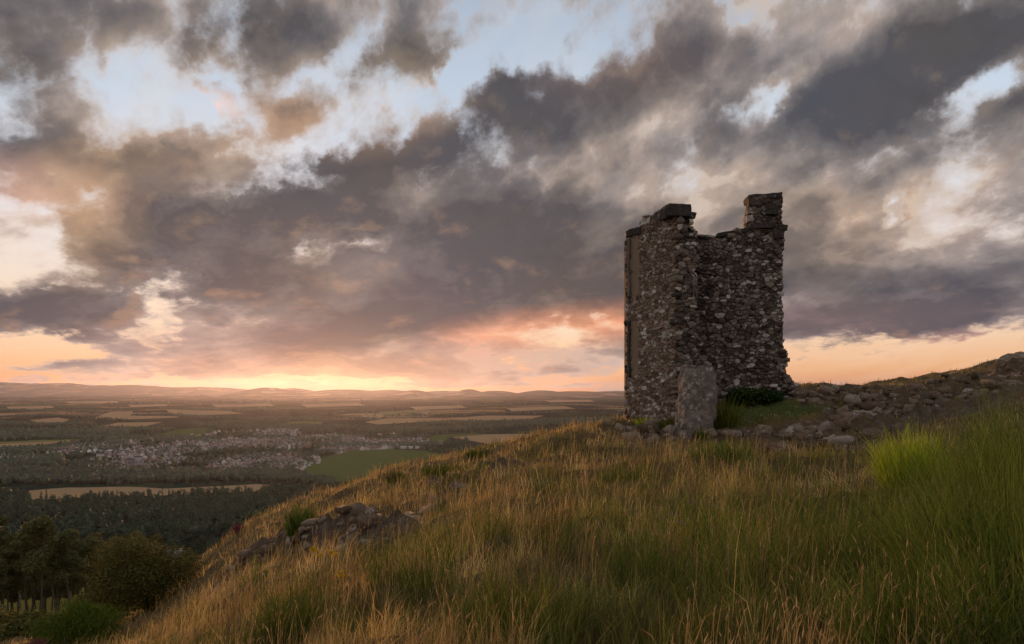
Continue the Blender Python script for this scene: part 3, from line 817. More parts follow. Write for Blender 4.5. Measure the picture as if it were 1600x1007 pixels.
# right-hand wall: its inner face looks at the camera
QB0 = np.array([5.2, 22.95]); QB1 = np.array([8.87, 22.42])
DB = unit(QB1-QB0); LB = float(np.hypot(*(QB1-QB0))); NB = np.array([DB[1], -DB[0]])
uB, yB = face_on(QB0, DB)
topB = prof([(1000, 368), (1078, 366), (1086, 369), (1096, 369), (1100, 371), (1108, 368), (1120, 371), (1121, 369), (1140, 366), (1170, 357), (1171, 340), (1171.5, 308), (1221, 304), (1222, 303)], uB, yB)
botB = lambda u: gz(QB0+DB*u)-.2
uR = uB(1221)
def bulgeB(u, z): return .03*math.sin(z*1.3+u*2)+.02*math.sin(u*3.1-z*2.2)
wall_face(QB0, DB, NB, topB, botB, uR, (), .09, .44, 7, see=1.0, depth=(.0, .05), gapw=.007, bulge=bulgeB)
core_wall(QB0, DB, -NB, uR, topB, botB, .62, seed=8, inset=.035)
# outer face of the right-hand wall and its exposed end
wall_face(QB0+DB*uR-NB*.62, -DB, -NB, lambda u: topB(uR-u), lambda u: botB(uR-u), uR+1.2, (), .18, .40, 9, see=.01)
PR = QB0+DB*uR
wall_face(PR, -NB, DB, lambda u: topB(uR-.01), lambda u: botB(uR), .62, (), .12, .30, 10, see=.3, depth=(.02, .08))
# outer corner run between the back ends of the two walls
PB = QB0-NB*.62-DB*1.2
dC = PB-P1
wall_face(PB, unit(P1-PB), np.array([-unit(P1-PB)[1], unit(P1-PB)[0]]) if False else unit((-1, -.2)), lambda u: zpx(362, 23.2), lambda u: -1.2, float(np.hypot(*dC)), (), .16, .36, 12, see=.02)
core_wall(P1+np.array([.05, .0]), unit(QB0+np.array([.3, .5])-P1), unit((-.2, 1)), 1.6, lambda u: zpx(372, 23.3), lambda u: -.9, .5, seed=13)
# ragged buttress of fallen masonry at the right foot, and the broken bulge above it
def blob_stone(c, s, rr, sub=1, rot=None, flat=.9):
    """one irregular block: a jittered, chamfered box"""
    base = []
    for sx in (-1, 1):
        for sy in (-1, 1):
            for sz in (-1, 1):
                j = rr.uniform(.74, 1.08, 3)
                corner = np.array((sx, sy, sz))*j
                for ax in range(3):
                    q = corner.copy(); q[ax] *= rr.uniform(.66, .84); base.append(q)
    base = np.array(base)*np.array(s)/2
    if rot is None: rot = rr.uniform(-.3, .3, 3)
    cx, sx_ = math.cos(rot[0]), math.sin(rot[0]); cy, sy_ = math.cos(rot[1]), math.sin(rot[1]); cz, sz_ = math.cos(rot[2]), math.sin(rot[2])
    R = np.array([[cz, -sz_, 0], [sz_, cz, 0], [0, 0, 1]])@np.array([[cy, 0, sy_], [0, 1, 0], [-sy_, 0, cy]])@np.array([[1, 0, 0], [0, cx, -sx_], [0, sx_, cx]])
    pts = base@R.T+np.array(c)
    import bmesh
    bm = bmesh.new()
    for p in pts: bm.verts.new(p)
    bmesh.ops.convex_hull(bm, input=bm.verts[:])
    bmesh.ops.triangulate(bm, faces=bm.faces[:])
    bm.verts.ensure_lookup_table(); bm.verts.index_update()
    V = np.array([v.co[:] for v in bm.verts]); T = np.array([[v.index for v in f.verts] for f in bm.faces]); bm.free()
    return V, np.zeros((0, 4), int), T
rr = np.random.default_rng(77)
foot = prof([(1212, 560), (1221, 556), (1222, 549), (1229, 552), (1229.5, 570), (1224, 578), (1226, 583), (1236, 592), (1243, 602), (1245, 614)], uB, yB)
for k in range(330):
    v = rr.uniform(zpx(616, 22.4)-.3, zpx(548, 22.4)); py = HZ-v*F/22.4
    pxr = np.interp(py, [548, 552, 570, 577, 583, 592, 602, 612, 640], [1223, 1231, 1230, 1224, 1228, 1238, 1248, 1254, 1258])
    px = rr.uniform(1198, pxr-2.5); u = uB(px); off = rr.uniform(-.10, .62)
    base = QB0+DB*u-NB*off
    s = rr.uniform(.10, .24, 3)*np.array((1.3, 1, .75))
    V, Q, T = blob_stone((base[0], base[1], v), s, rr)
    tower_stones.append((s[0]*s[2]*(1.0 if off < .15 else .2), V, Q, T))
# loose ragged stones along the broken tops
for (px0, px1, u_, y_, O_, D_, N_, tf, n) in ((1074, 1122, uB, yB, QB0, DB, NB, topB, 46), (1056, 1086, uE, yE, P2, DE, NE, topE, 22), (1010, 1044, uA, yA, P1, DA, NA, topA, 34), (1122, 1166, uB, yB, QB0, DB, NB, topB, 16)):
    for k in range(n):
        px = rr.uniform(px0, px1); u = u_(px); off = rr.uniform(-.02, .55)
        b = O_+D_*u-N_*off; s = rr.uniform(.09, .26, 3)*np.array((1.3, 1.2, .6))
        tower_stones.append((s[0]*s[2]*.8, *blob_stone((b[0], b[1], tf(u)-.02+rr.normal(0, .025)), s, rr)))
# quoins down the left arris, and jutting flat stones of the broken end
z = -1.3
k = 0
while z < zpx(368, 23.2):
    h = rr.uniform(.14, .30); w = (.42 if k % 2 else .24)*rr.uniform(.8, 1.15)
    c = P1+DA*(w*.16)-NA*.22
    tower_stones.append((w*h*.6, *blob_stone((c[0], c[1], z+h/2), (.5, .30, h*1.02), rr, rot=(0, rr.normal(0, .02), math.atan2(NA[1], NA[0])+rr.normal(0, .03)))))
    z += h+.012; k += 1
for k in range(14):
    z = rr.uniform(-1.1, 5.1); c = P2+DE*rr.choice([.06, .58])*rr.uniform(.9, 1.08)-NE*.1
    h = rr.uniform(.07, .2)
    tower_stones.append((.5*h, *blob_stone((c[0], c[1], z), (rr.uniform(.25, .42), .34, h), rr, rot=(rr.normal(0, .05), rr.normal(0, .06), .15+rr.normal(0, .08)))))
# emit: the 300 that show largest as parts, the rest as one mass
tower_stones.sort(key=lambda s: -s[0])
ORG = np.array(tower.location)
for s in tower_stones[:300]:
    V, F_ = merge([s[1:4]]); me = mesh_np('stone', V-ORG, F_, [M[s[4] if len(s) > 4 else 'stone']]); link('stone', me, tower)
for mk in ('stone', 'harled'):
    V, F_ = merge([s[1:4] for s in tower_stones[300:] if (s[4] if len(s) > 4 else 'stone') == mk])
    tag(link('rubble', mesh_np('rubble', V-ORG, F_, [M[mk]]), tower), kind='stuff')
V, F_ = merge(core_parts)
link('wall_core', mesh_np('wall_core', V-ORG, F_, [M['mortar']]), tower)
def rough_block(name, c, s, rot, parent, m, seed=0, cuts=5, amp=.018, org=None, taper=None):
    """squared block with broken arrises"""
    import bmesh
    from mathutils import noise as mn, Euler
    bm = bmesh.new(); bmesh.ops.create_cube(bm, size=1)
    for v in bm.verts: v.co = Vector((v.co.x*s[0], v.co.y*s[1], v.co.z*s[2]))
    bmesh.ops.bevel(bm, geom=bm.edges[:], offset=min(s)*.12, segments=2, affect='EDGES', profile=.6)
    bmesh.ops.triangulate(bm, faces=bm.faces[:])
    L = max(s)
    for _ in range(cuts):
        ed = [e for e in bm.edges if e.calc_length() > L/7]
        if not ed: break
        bmesh.ops.subdivide_edges(bm, edges=ed, cuts=1)
        bmesh.ops.triangulate(bm, faces=bm.faces[:])
    for v in bm.verts:
        n = Vector(mn.fractal(v.co*3.1+Vector((seed*7.1, i*3.3, 0)), .8, 2, 4) for i in range(3))
        v.co += n*amp*1.6
        if taper:
            f = taper(v.co.z/s[2]+.5); v.co.x *= f; v.co.y *= f
    e = Euler(rot).to_matrix(); o = Vector(org if org is not None else (0, 0, 0))
    for v in bm.verts: v.co = e@v.co+Vector(c)-o
    me = bpy.data.meshes.new(name); bm.to_mesh(me); bm.free(); me.materials.append(m)
    return link(name, me, parent)
def block_at(name, O_, D_, N_, px0, px1, py0, py1, u_, y_, proud=.05, deep=.6, m='cap', tilt=0, seed=0, amp=.02):
    ua, ub = u_(px0), u_(px1); um = (ua+ub)/2; z0, z1 = zpx(py1, y_(um)), zpx(py0, y_(um))
    c = O_+D_*um+N_*(proud-deep/2)
    rough_block(name, (c[0], c[1], (z0+z1)/2), (ub-ua, deep, z1-z0), (0, -tilt, math.atan2(D_[1], D_[0])), tower, M[m], seed, amp=amp, org=ORG)
block_at('coping_stone', P2, DE, NE, 1042, 1078, 319.5, 339, uE, yE, .12, .75, seed=1)
block_at('coping_stone', P1, DA, NA, 981, 1003, 357, 369, uA, yA, .08, .8, seed=2)
block_at('coping_stone', P1, DA, NA, 1002, 1016, 340, 351, uA, yA, .03, .62, 'stone', seed=3)
block_at('coping_stone', P1, DA, NA, 1016, 1029, 336, 347, uA, yA, .01, .6, 'stone', seed=4)
block_at('coping_stone', P1, DA, NA, 1029, 1042, 331, 342, uA, yA, .03, .6, 'stone', seed=5)
block_at('coping_stone', QB0, DB, NB, 1120, 1169, 361, 367, uB, yB, .10, .7, tilt=.16, seed=6, amp=.012)
block_at('coping_stone', QB0, DB, NB, 1168.5, 1221.5, 303.5, 311, uB, yB, .06, .74, tilt=.045, seed=7)
block_at('block', QB0, DB, NB, 1169, 1190, 312, 323, uB, yB, .10, .5, 'stone', seed=8)
block_at('block', QB0, DB, NB, 1195, 1215, 319, 337, uB, yB, .13, .5, 'cap', seed=9)
block_at('block', QB0, DB, NB, 1167, 1181, 324, 336, uB, yB, .12, .5, 'stone', seed=10)
block_at('corbel_stone', QB0, DB, NB, 1214, 1228.5, 352, 361, uB, yB, .16, .5, tilt=-.12, seed=11)
block_at('corbel_stone', QB0, DB, NB, 1207, 1224, 359, 374, uB, yB, .14, .5, seed=12)
block_at('corbel_stone', QB0, DB, NB, 1172, 1208, 350, 358, uB, yB, .14, .5, seed=13)
block_at('block', QB0, DB, NB, 1166, 1176, 337, 347, uB, yB, .13, .5, 'stone', seed=15)
for ua, ub, z0, z1 in panels:
    c = P1+DA*((ua+ub)/2)-NA*.045
    rough_block('render_panel', (c[0], c[1], (z0+z1)/2), (ub-ua+.05, .1, z1-z0+.06), (0, 0, math.atan2(DA[1], DA[0])), tower, M['panel'], 21, amp=.008, org=ORG)
    # projecting margin of the blocked opening
    c = P1+DA*(ua-.03)+NA*.01
    rough_block('jamb', (c[0], c[1], (z0+z1)/2), (.10, .16, z1-z0+.1), (0, 0, math.atan2(DA[1], DA[0])), tower, M['stone'], 22, amp=.015, org=ORG)

# ------------------------------------------------------------------ standing gate pillar in front of the tower
Yp = 19.6
px_, pz0 = (1089-800)/F*Yp, zpx(693, Yp)
pillar = empty('stone_pillar', (px_, Yp, Hs(px_, Yp)))
tag(pillar, 'short squared stone pillar with white lichen in front of the tower', 'stone pillar')
po = np.array(pillar.location)
rough_block('shaft', (px_, Yp, (zpx(575, Yp)+zpx(655, Yp))/2), (.94, .72, zpx(575, Yp)-zpx(657, Yp)), (0.0, .015, .10), pillar, M['pillar'], 31, cuts=8, amp=.05, org=po, taper=lambda q: 1.03-.07*q-.9*max(0, q-.84))
rough_block('cap', (px_-.02, Yp, zpx(577, Yp)), (.74, .58, .15), (0.0, .09, .12), pillar, M['pillar'], 32, cuts=8, amp=.03, org=po)
rough_block('base', (px_-.08, Yp, (zpx(652, Yp)+zpx(700, Yp))/2), (.86, .82, .95), (0, -.03, .05), pillar, M['pillar'], 33, cuts=8, amp=.05, org=po)

# ------------------------------------------------------------------ rock outcrops: embedded blocks as parts of each outcrop
def outcrop(name, label, specs, seed, n, size=(.16, .5), group=None, flat=.6, lift=0):
    rr = np.random.default_rng(seed)
    cx = np.mean([px_xy(p[0], p[1]) for p in specs], 0)
    e = empty(name, (cx[0], cx[1], Hs(*cx))); tag(e, label, 'rock outcrop', group); org = np.array(e.location)
    k = 0; small = []
    while k < n:
        px, Y, a, b = specs[rr.integers(len(specs))][:4]
        c0 = px_xy(px, Y); x = c0[0]+rr.normal(0, .5)*a; y = c0[1]+rr.normal(0, .5)*b
        s = (size[0]+(size[1]-size[0])*rr.random()**2.5); sz = np.array((s*rr.uniform(1, 1.7), s*rr.uniform(.8, 1.3), s*rr.uniform(.45, .9)))
        g = blob_stone((x, y, Hs(x, y)+sz[2]*rr.uniform(-.30, .12)+lift), sz, rr, rot=(rr.normal(0, .35), rr.normal(.1, .35), rr.uniform(-3, 3)))
        if s < .17: small.append(g); k += 1; continue
        V, F_ = merge([g]); link('rock', mesh_np('rock', V-org, F_, [M['rock']]), e); k += 1
    if small:
        V, F_ = merge(small); tag(link('rubble', mesh_np('rubble', V-org, F_, [M['rock']]), e), kind='stuff')
    return e
outcrop('rock_outcrop', 'broken ledge of grey rock just right of the stone pillar', [(1150, 19.2, 1.0, .35), (1200, 19.0, 1.2, .35), (1250, 18.8, 1.3, .4), (1290, 18.6, 1.0, .5), (1230, 17.1, .9, .4), (1310, 17.3, 1.0, .4)], 1, 190, (.08, .46))
outcrop('rock_outcrop', 'bedrock slabs under the left wall of the tower', [(1005, 21.3, .8, .5), (1035, 20.4, .6, .5), (985, 21.8, .8, .5), (1020, 19.6, .9, .5)], 2, 90, (.10, .45))
outcrop('rock_outcrop', 'stony bank of scattered pale rocks on the slope right of the tower', [(1290, 22.3, 1.0, .8), (1330, 21.8, 1.4, 1.0), (1390, 22.5, 1.8, 1.2), (1370, 20.2, 1.6, .7), (1450, 20.8, 1.8, .8), (1480, 22.8, 1.6, 1.0)], 3, 420, (.07, .34))
outcrop('rock_outcrop', 'dark rocky crest on the skyline at the right edge', [(1560, 23.2, 1.8, 1.0), (1610, 24., 1.6, 1.2), (1530, 20.6, 1.6, .7), (1600, 21.0, 1.5, .8)], 4, 200, (.08, .36))
outcrop('rock_outcrop', 'long low crag of grey rock in the grass left of centre', [(610, 11.0, .35, .15), (570, 11.2, .4, .2), (535, 11.7, .4, .2), (490, 12.5, .4, .2), (450, 13.0, .4, .2), (405, 13.5, .4, .2), (560, 12.0, .4, .3)], 5, 190, (.05, .26))
outcrop('rock_outcrop', 'lowest grey rock shelf beside the dark gorse bush', [(375, 13.4, .4, .2), (325, 12.8, .4, .2), (350, 13.1, .4, .2)], 6, 60, (.06, .26))
outcrop('rock_outcrop', 'small grey boulders half buried in grass below the middle of the ridge', [(655, 13.4, .3, .2), (690, 14.4, .3, .2), (730, 15.5, .3, .2)], 7, 26, (.09, .34))
outcrop('rock_outcrop', 'few low stones along the hill crest left of the tower', [(930, 24, .9, .4), (900, 24.5, .6, .4), (955, 22.5, .4, .4)], 8, 34, (.08, .26))
x, y = px_xy(1592, 23.5)
rough_block('boulder', (0, 0, 0), (1.1, .9, .55), (0, -.25, .3), None, M['rock'], 41, amp=.06).location = (x, y, Hs(x, y)+.18)
tag(bpy.data.objects['boulder'], 'dark pointed boulder breaking the skyline at the far right', 'boulder')

# ------------------------------------------------------------------ grasses of the hillside (nobody could count them)
def blades(x, y, z, h, w, lean, ldir, tint, seed=0, levels=2):
    """tapered bent blades: arrays -> verts, quads, tris, per-vertex tint"""
    n = len(x); th = RNG.uniform(0, 2*PI, n)
    # turn the flat of the blade at random but never fully edge-on to the slope
    wx = np.cos(th)*w/2; wy = np.sin(th)*w/2*.6
    dx = np.cos(ldir)*lean*h; dy = np.sin(ldir)*lean*h
    V = np.zeros((n, 5, 3), np.float32)
    V[:, 0] = np.stack([x-wx, y-wy, z-.03], -1); V[:, 1] = np.stack([x+wx, y+wy, z-.03], -1)
    mx, my, mz = x+dx*.32, y+dy*.32, z+h*.58
    V[:, 2] = np.stack([mx-wx*.75, my-wy*.75, mz], -1); V[:, 3] = np.stack([mx+wx*.75, my+wy*.75, mz], -1)
    V[:, 4] = np.stack([x+dx, y+dy, z+h*np.sqrt(np.clip(1-lean*lean*.5, .3, 1))], -1)
    b = np.arange(n)*5
    Q = np.stack([b, b+1, b+3, b+2], -1); T = np.stack([b+2, b+3, b+4], -1)
    return V.reshape(-1, 3), Q, T, np.repeat(tint, 5, 0)
def seed_stems(x, y, z, h, w, lean, ldir, tint, htint, hl, hw):
    """thin stalk with a feathery head built from two crossed spindles"""
    n = len(x)
    dx = np.cos(ldir)*lean*h; dy = np.sin(ldir)*lean*h
    top = np.stack([x+dx, y+dy, z+h], -1); mid = np.stack([x+dx*.35, y+dy*.35, z+h*.55], -1); bot = np.stack([x, y, z], -1)
    a = RNG.uniform(0, PI, n); wv = np.stack([np.cos(a)*w/2, np.sin(a)*w/2*.5, 0*w], -1)
    dv = top-mid; dv /= np.linalg.norm(dv, axis=1)[:, None]
    ht = top+dv*hl[:, None]+np.stack([dx*.15, dy*.15, -hl*.12], -1); hm_ = top+dv*hl[:, None]*.42
    s1 = np.stack([np.cos(a)*hw, np.sin(a)*hw, 0*hw], -1); s2 = np.stack([-np.sin(a)*hw, np.cos(a)*hw, 0*hw], -1)
    V = np.stack([bot-wv, bot+wv, mid-wv, mid+wv, top-wv*.7, top+wv*.7, hm_-s1, hm_+s1, hm_-s2, hm_+s2, ht], 1)
    b = np.arange(n)*11
    Q = np.concatenate([np.stack([b, b+1, b+3, b+2], -1), np.stack([b+2, b+3, b+5, b+4], -1)])
    T = np.concatenate([np.stack(q, -1) for q in ((b+4, b+7, b+6), (b+6, b+7, b+10), (b+4, b+9, b+8), (b+8, b+9, b+10))])
    c = np.concatenate([np.repeat(tint[:, None], 6, 1), np.repeat(htint[:, None], 5, 1)], 1).reshape(-1, 3)
    return V.reshape(-1, 3), Q, T, c
def mixc(a, b, f): return np.outer(1-f, a)+np.outer(f, b)
DRY = np.array((.54, .39, .14)); STRAW = np.array((.70, .55, .27)); RUST = np.array((.36, .225, .09)); OLIVE = np.array((.24, .22, .05)); GREEN = np.array((.15, .20, .030)); DARKG = np.array((.07, .095, .016)); UMBER = np.array((.19, .125, .055))
def fields_at(x, y):
    """patchiness of the sward"""
    g = fbm(x*.45+7, y*.45, 4, 70); d = fbm(x*.9, y*.9, 4, 80); e = fbm(x*2.6, y*2.6, 3, 90)
    r = np.hypot(x, y)
    green = sstep(g+.35*e+.42*sstep(x/np.maximum(y, 1), -.25, .55)-.25*sstep(r, 9, 20), -.02, .46)
    for px, Y, a, b, s in ((1210, 21.2, 2.2, 1.0, 1.), (1450, 8.5, 1.7, 1.4, .9), (700, 19.5, 2.4, .9, .8), (640, 21, 1.5, .8, .7), (1060, 7, 1.4, 1.4, .5), (1090, 13, 1.5, 1.6, .55), (820, 5, 1.1, .8, .8), (450, 6.0, 1.3, .8, .6), (1560, 4.6, 1.8, 2.2, 1.0), (880, 17, 1.5, .8, .5)):
        cx, cy = px_xy(px, Y); green = np.maximum(green, s*(1-sstep(np.hypot((x-cx)/a, (y-cy)/b)+.3*e, .5, 1.2)))
    return green, d, e
def make_sward(n, pxr=(-500, 2100), yr=(2.6, 36), seed=1):
    rg = np.random.default_rng(seed)
    px = rg.uniform(*pxr, n); Y = np.exp(rg.uniform(math.log(yr[0]), math.log(yr[1]), n))
    x = (px-800)/F*Y; y = Y; z = H(x, y)
    rk = rock_mask(x, y)
    green, d, e = fields_at(x, y)
    clump = sstep(fbm(x*3.1+40, y*3.1, 3, 55)+.15, -.25, .45)
    keep = rg.random(n) < (1-.84*sstep(rk, .12, .42))*(.35+.65*clump)
    # inside the tower footprint and pillar nothing grows
    keep &= ~((np.abs(x-6.3) < 2.6) & (y > 22.3) & (y < 23.7) & (x > 4.2))
    keep &= np.hypot(x-px_, y-Yp) > .5
    i = np.where(keep)[0]
    return rg, x[i], y[i], z[i], rk[i], green[i], d[i], e[i], clump[i]
VS, QS, TS, CS = [], [], [], []
def emit(name, parts, mt):
    V = []; Q = []; T = []; Cc = []; n = 0
    for v, q, t_, c in parts:
        V.append(v); Q.append(q+n); T.append(t_+n); Cc.append(c); n += len(v)
    me = mesh_np(name, np.vstack(V), [np.vstack(Q), np.vstack(T)], [mt], attrs={'tint': np.vstack(Cc)})
    return tag(link(name, me), kind='stuff')
def sward_part(n, seed, hmul=1., yr=(2.6, 36)):
    rg, x, y, z, rk, g, d, e, cl = make_sward(n, seed=seed, yr=yr)
    m = len(x); r = np.hypot(x, y)
    short = np.clip(sstep(rk, .02, .3)+(np.hypot((x-8.3)/2.4, (y-21.3)/1.0) < 1)*.9+.55*sstep(x/y, .32, .5)*sstep(y, 15, 19)+.55*sstep(x/y, .10, .2)*sstep(y, 13.5, 16)+.6*(np.hypot((x+3.2)/2.8, (y-12.0+.35*(x+3.2))/1.3) < 1), 0, 1)
    tall = sstep(fbm(x*.8+11, y*.8, 3, 160), -.3, .55)
    h = rg.gamma(4, 1/4., m)*(.07+.08*cl+.14*tall)*(1-.35*sstep(-x/y, .30, .65))*(1-.62*short)*hmul*(1-.15*sstep(r, 14, 26))
    w = np.maximum(.0045, .00078*r)*rg.uniform(.6, 1.4, m)
    lean = rg.beta(2, 2.2, m)*1.0; ld = rg.normal(.5, 1.5, m)+fbm(x*.5, y*.5, 2, 66)*2.5
    f = np.clip(rg.random(m)*.55+sstep(d, -.5, .6)*.5, 0, 1)
    c = mixc(RUST, DRY, np.clip(f*1.5, 0, 1)); c = c*(1-np.clip(f*2-1, 0, 1)[:, None])+STRAW*np.clip(f*2-1, 0, 1)[:, None]
    # dark moss-brown patches
    um = sstep(fbm(x*.7+30, y*1.1, 4, 120), .05, .5)*.8
    c = c*(1-um[:, None]*.75)+UMBER*um[:, None]*.75
    gg = np.clip((rg.random(m) < g*.95).astype(float)*rg.uniform(.6, 1, m)+.12, 0, 1)
    gc = mixc(DARKG, GREEN, rg.random(m)); ol = rg.random(m)[:, None]; gc = gc*(1-.45*ol)+OLIVE*.45*ol
    c = c*(1-gg[:, None])+gc*gg[:, None]
    c *= (rg.uniform(.5, 1.3, m)*(1+.75*fbm(x*1.3+5, y*1.3, 3, 170)))[:, None].clip(.3, 2)
    return blades(x, y, z, h, w, lean, ld, c)
emit('grass', [sward_part(330000, 3)], M['grass'])
# flowering stalks
def stalks(n, seed):
    rg, x, y, z, rk, g, d, e, cl = make_sward(n, seed=seed, yr=(2.8, 30))
    k = rg.random(len(x)) < (1-sstep(rk, .0, .15))*(1-.45*g)*sstep(fbm(x*.8, y*.8, 3, 140), -.45, .3)*np.where((x/y > .3) & (y > 16), .06, 1)
    x, y, z, g = x[k], y[k], z[k], g[k]; m = len(x); r = np.hypot(x, y)
    h = rg.uniform(.18, .50, m)*(1-.35*sstep(r, 14, 26))*(1-.3*sstep(-x/y, .30, .65)); w = np.maximum(.0022, .00040*r)
    t1 = mixc(RUST*1.1, STRAW, rg.random(m)); t2 = mixc(np.array((.40, .23, .13)), np.array((.66, .50, .28)), rg.random(m))
    hl = rg.uniform(.03, .08, m); hw = np.maximum(rg.uniform(.0015, .0038, m), .00028*r)
    return seed_stems(x, y, z, h, w, rg.beta(2, 4, m)*.55, rg.normal(.4, 1.3, m), t1*rg.uniform(.6, 1.1, m)[:, None], t2*rg.uniform(.6, 1.1, m)[:, None], hl, hw)
emit('seed_heads', [stalks(34000, 9)], M['grass'])

# ------------------------------------------------------------------ broom and rush clumps: one thing each
def clump_mesh(name, n, rad, hgt, m, spread=.35, wv=.006, seed=0, side=2, droop=.12):
    """upright whippy green stems, each with short side shoots"""
    rg = np.random.default_rng(seed)
    a = rg.uniform(0, 2*PI, n); q = np.sqrt(rg.random(n))*rad
    x = np.cos(a)*q*.8; y = np.sin(a)*q*.8; h = hgt*rg.uniform(.35, 1.05, n)*(1-.30*(q/rad)**2)*(1+.18*np.sin(a*5+q*9))
    lean = spread*(q/rad)*rg.uniform(.4, 1.5, n)+rg.normal(0, .09, n); ld = a+rg.normal(0, .4, n)
    parts = []
    def stem(bx, by, bz, h, lean, ld, w):
        k = len(bx); L = 4; V = np.zeros((k, 2*L+1, 3)); th = rg.uniform(0, PI, k)
        wx = np.cos(th)*w/2; wy = np.sin(th)*w/2
        for i in range(L+1):
            f = i/L; px = bx+np.cos(ld)*lean*h*f*(.5+.5*f+droop*f*f); py = by+np.sin(ld)*lean*h*f*(.5+.5*f+droop*f*f); pz = bz+h*f*np.sqrt(np.clip(1-(lean*f)**2*.4, .2, 1))
            if i < L:
                V[:, 2*i] = np.stack([px-wx*(1-.5*f), py-wy*(1-.5*f), pz], -1); V[:, 2*i+1] = np.stack([px+wx*(1-.5*f), py+wy*(1-.5*f), pz], -1)
            else: V[:, 2*L] = np.stack([px, py, pz], -1)
        b = np.arange(k)*(2*L+1)
        Q = np.concatenate([np.stack([b+2*i, b+2*i+1, b+2*i+3, b+2*i+2], -1) for i in range(L-1)])
        T = np.stack([b+2*L-2, b+2*L-1, b+2*L], -1)
        return V.reshape(-1, 3), Q, T
    parts.append(stem(x, y, np.full(n, -.08), h, lean, ld, np.full(n, wv)))
    for s in range(side):
        f = rg.uniform(.25, .85, n); bx = x+np.cos(ld)*lean*h*f*(.5+.5*f); by = y+np.sin(ld)*lean*h*f*(.5+.5*f); bz = h*f-.08
        parts.append(stem(bx, by, bz, h*(1-f)*rg.uniform(.5, 1.05, n)+.03, np.abs(lean)+rg.uniform(.05, .35, n), ld+rg.normal(0, 1.3, n), np.full(n, wv*.7)))
    V, F_ = merge(parts)
    return mesh_np(name, V, F_, [m])
CL = {}
def clump(name, label, cat, px, Y, rad, hgt, n, mt='broom stem', group=None, spread=.35, wv=None, seed=None, side=2, mesh=None, heads=0, rz=0):
    x, y = px_xy(px, Y); z = Hs(x, y)
    me = mesh or clump_mesh(name, n, rad, hgt, M[mt], spread, wv or max(.0050, .00085*Y), seed if seed is not None else int(px*7+Y*13) % 9973, side)
    o = link(name, me, None, (x, y, z), rz); tag(o, label, cat, group); return o
clump('broom_bush', 'large dark green broom bush filling the lower right corner', 'broom bush', 1600, 3.9, .70, 1.15, 1900, spread=.5)
clump('broom_bush', 'dark green broom spreading along the bottom edge at right', 'broom bush', 1470, 3.35, .55, .62, 900, spread=.6)
clump('broom_bush', 'dark broom stems nearest the camera in the bottom right corner', 'broom bush', 1640, 3.0, .5, .75, 900, spread=.5)
clump('broom_bush', 'tall green broom bush at the right edge under the rocky crest', 'broom bush', 1625, 6.4, .70, 1.30, 1300, spread=.4)
clump('broom_bush', 'slender tall broom sprig rising across the rocky bank at right', 'broom bush', 1560, 8.2, .22, 1.62, 110, spread=.25, side=3)
clump('broom_bush', 'bright yellow green broom bush in front of the rocky bank', 'broom bush', 1425, 9.2, .46, .98, 1000, 'bright broom', spread=.38)
clump('broom_bush', 'rounded green broom bush between the bright bush and the right corner', 'broom bush', 1515, 5.6, .5, .80, 900, spread=.42)
clump('broom_bush', 'mid green broom bush low in the frame left of the corner bush', 'broom bush', 1400, 4.8, .5, .7, 700, spread=.5)
clump('broom_bush', 'thin wispy broom stems in the grass below the stone pillar', 'broom bush', 1100, 6.4, .45, 1.1, 150, spread=.3)
clump('broom_bush', 'dark airy broom stems at the bottom centre right', 'broom bush', 1190, 4.9, .6, .85, 240, spread=.4)
clump('broom_bush', 'small upright broom shoots halfway between pillar and bottom edge', 'broom bush', 1000, 5.6, .35, .75, 240, spread=.3)
clump('broom_bush', 'green broom spray leaning in the golden grass right of centre', 'broom bush', 1240, 7.0, .4, .95, 220, spread=.35)
clump('broom_bush', 'dense dark green rush clump at the bottom centre', 'broom bush', 815, 4.7, .42, .68, 700, spread=.5)
clump('broom_bush', 'green grass tuft with tall shoots in the lower left grass', 'broom bush', 455, 5.9, .26, .75, 320, spread=.35)
clump('broom_bush', 'narrow green shoots in the grass left of the bottom centre', 'broom bush', 665, 6.2, .28, .8, 180, spread=.3)
clump('broom_bush', 'pair of thin green shoots beside the narrow shoots', 'broom bush', 600, 6.8, .18, .5, 140, spread=.3)
clump('broom_bush', 'low green tuft nearest the bottom edge at left', 'broom bush', 365, 5.6, .22, .34, 320, spread=.5)
clump('broom_bush', 'small dark green shrub standing alone below the grey crag', 'broom bush', 470, 13.2, .26, .78, 420, spread=.3)
clump('broom_bush', 'dark green broom clump on the slope below the tower', 'broom bush', 985, 12.5, .7, .45, 420, spread=.5)
clump('broom_bush', 'green broom clump in the grass under the rock ledge', 'broom bush', 1130, 13.5, .7, .55, 420, spread=.45)
clump('broom_bush', 'yellow green tuft on the middle of the ridge slope', 'broom bush', 700, 19.5, .8, .38, 700, 'shrub leaf', spread=.7)
clump('broom_bush', 'dark green tuft on the crest of the ridge', 'broom bush', 745, 23, .35, .42, 260, 'shrub leaf', spread=.5)
clump('broom_bush', 'round green tuft on the ridge slope near its left crest', 'broom bush', 620, 21.2, .28, .42, 240, 'gorse leaf', spread=.6)
clump('grass_tuft', 'tall green grass growing against the right side of the stone pillar', 'grass tuft', 1133, 20.0, .34, 1.05, 700, 'broom stem', spread=.55, side=0)
clump('grass_tuft', 'yellow grass tuft at the foot of the tower left wall', 'grass tuft', 1004, 21.3, .22, .38, 260, 'bright broom', spread=.8, side=0)
clump('grass_tuft', 'small dry green tuft between the tower and the pillar', 'grass tuft', 1042, 20.6, .26, .5, 260, 'shrub leaf', spread=.8, side=0)
clump('grass_tuft', 'grass tuft hanging over the base of the pillar', 'grass tuft', 1100, 18.9, .25, .36, 240, 'shrub leaf', spread=.9, side=0)
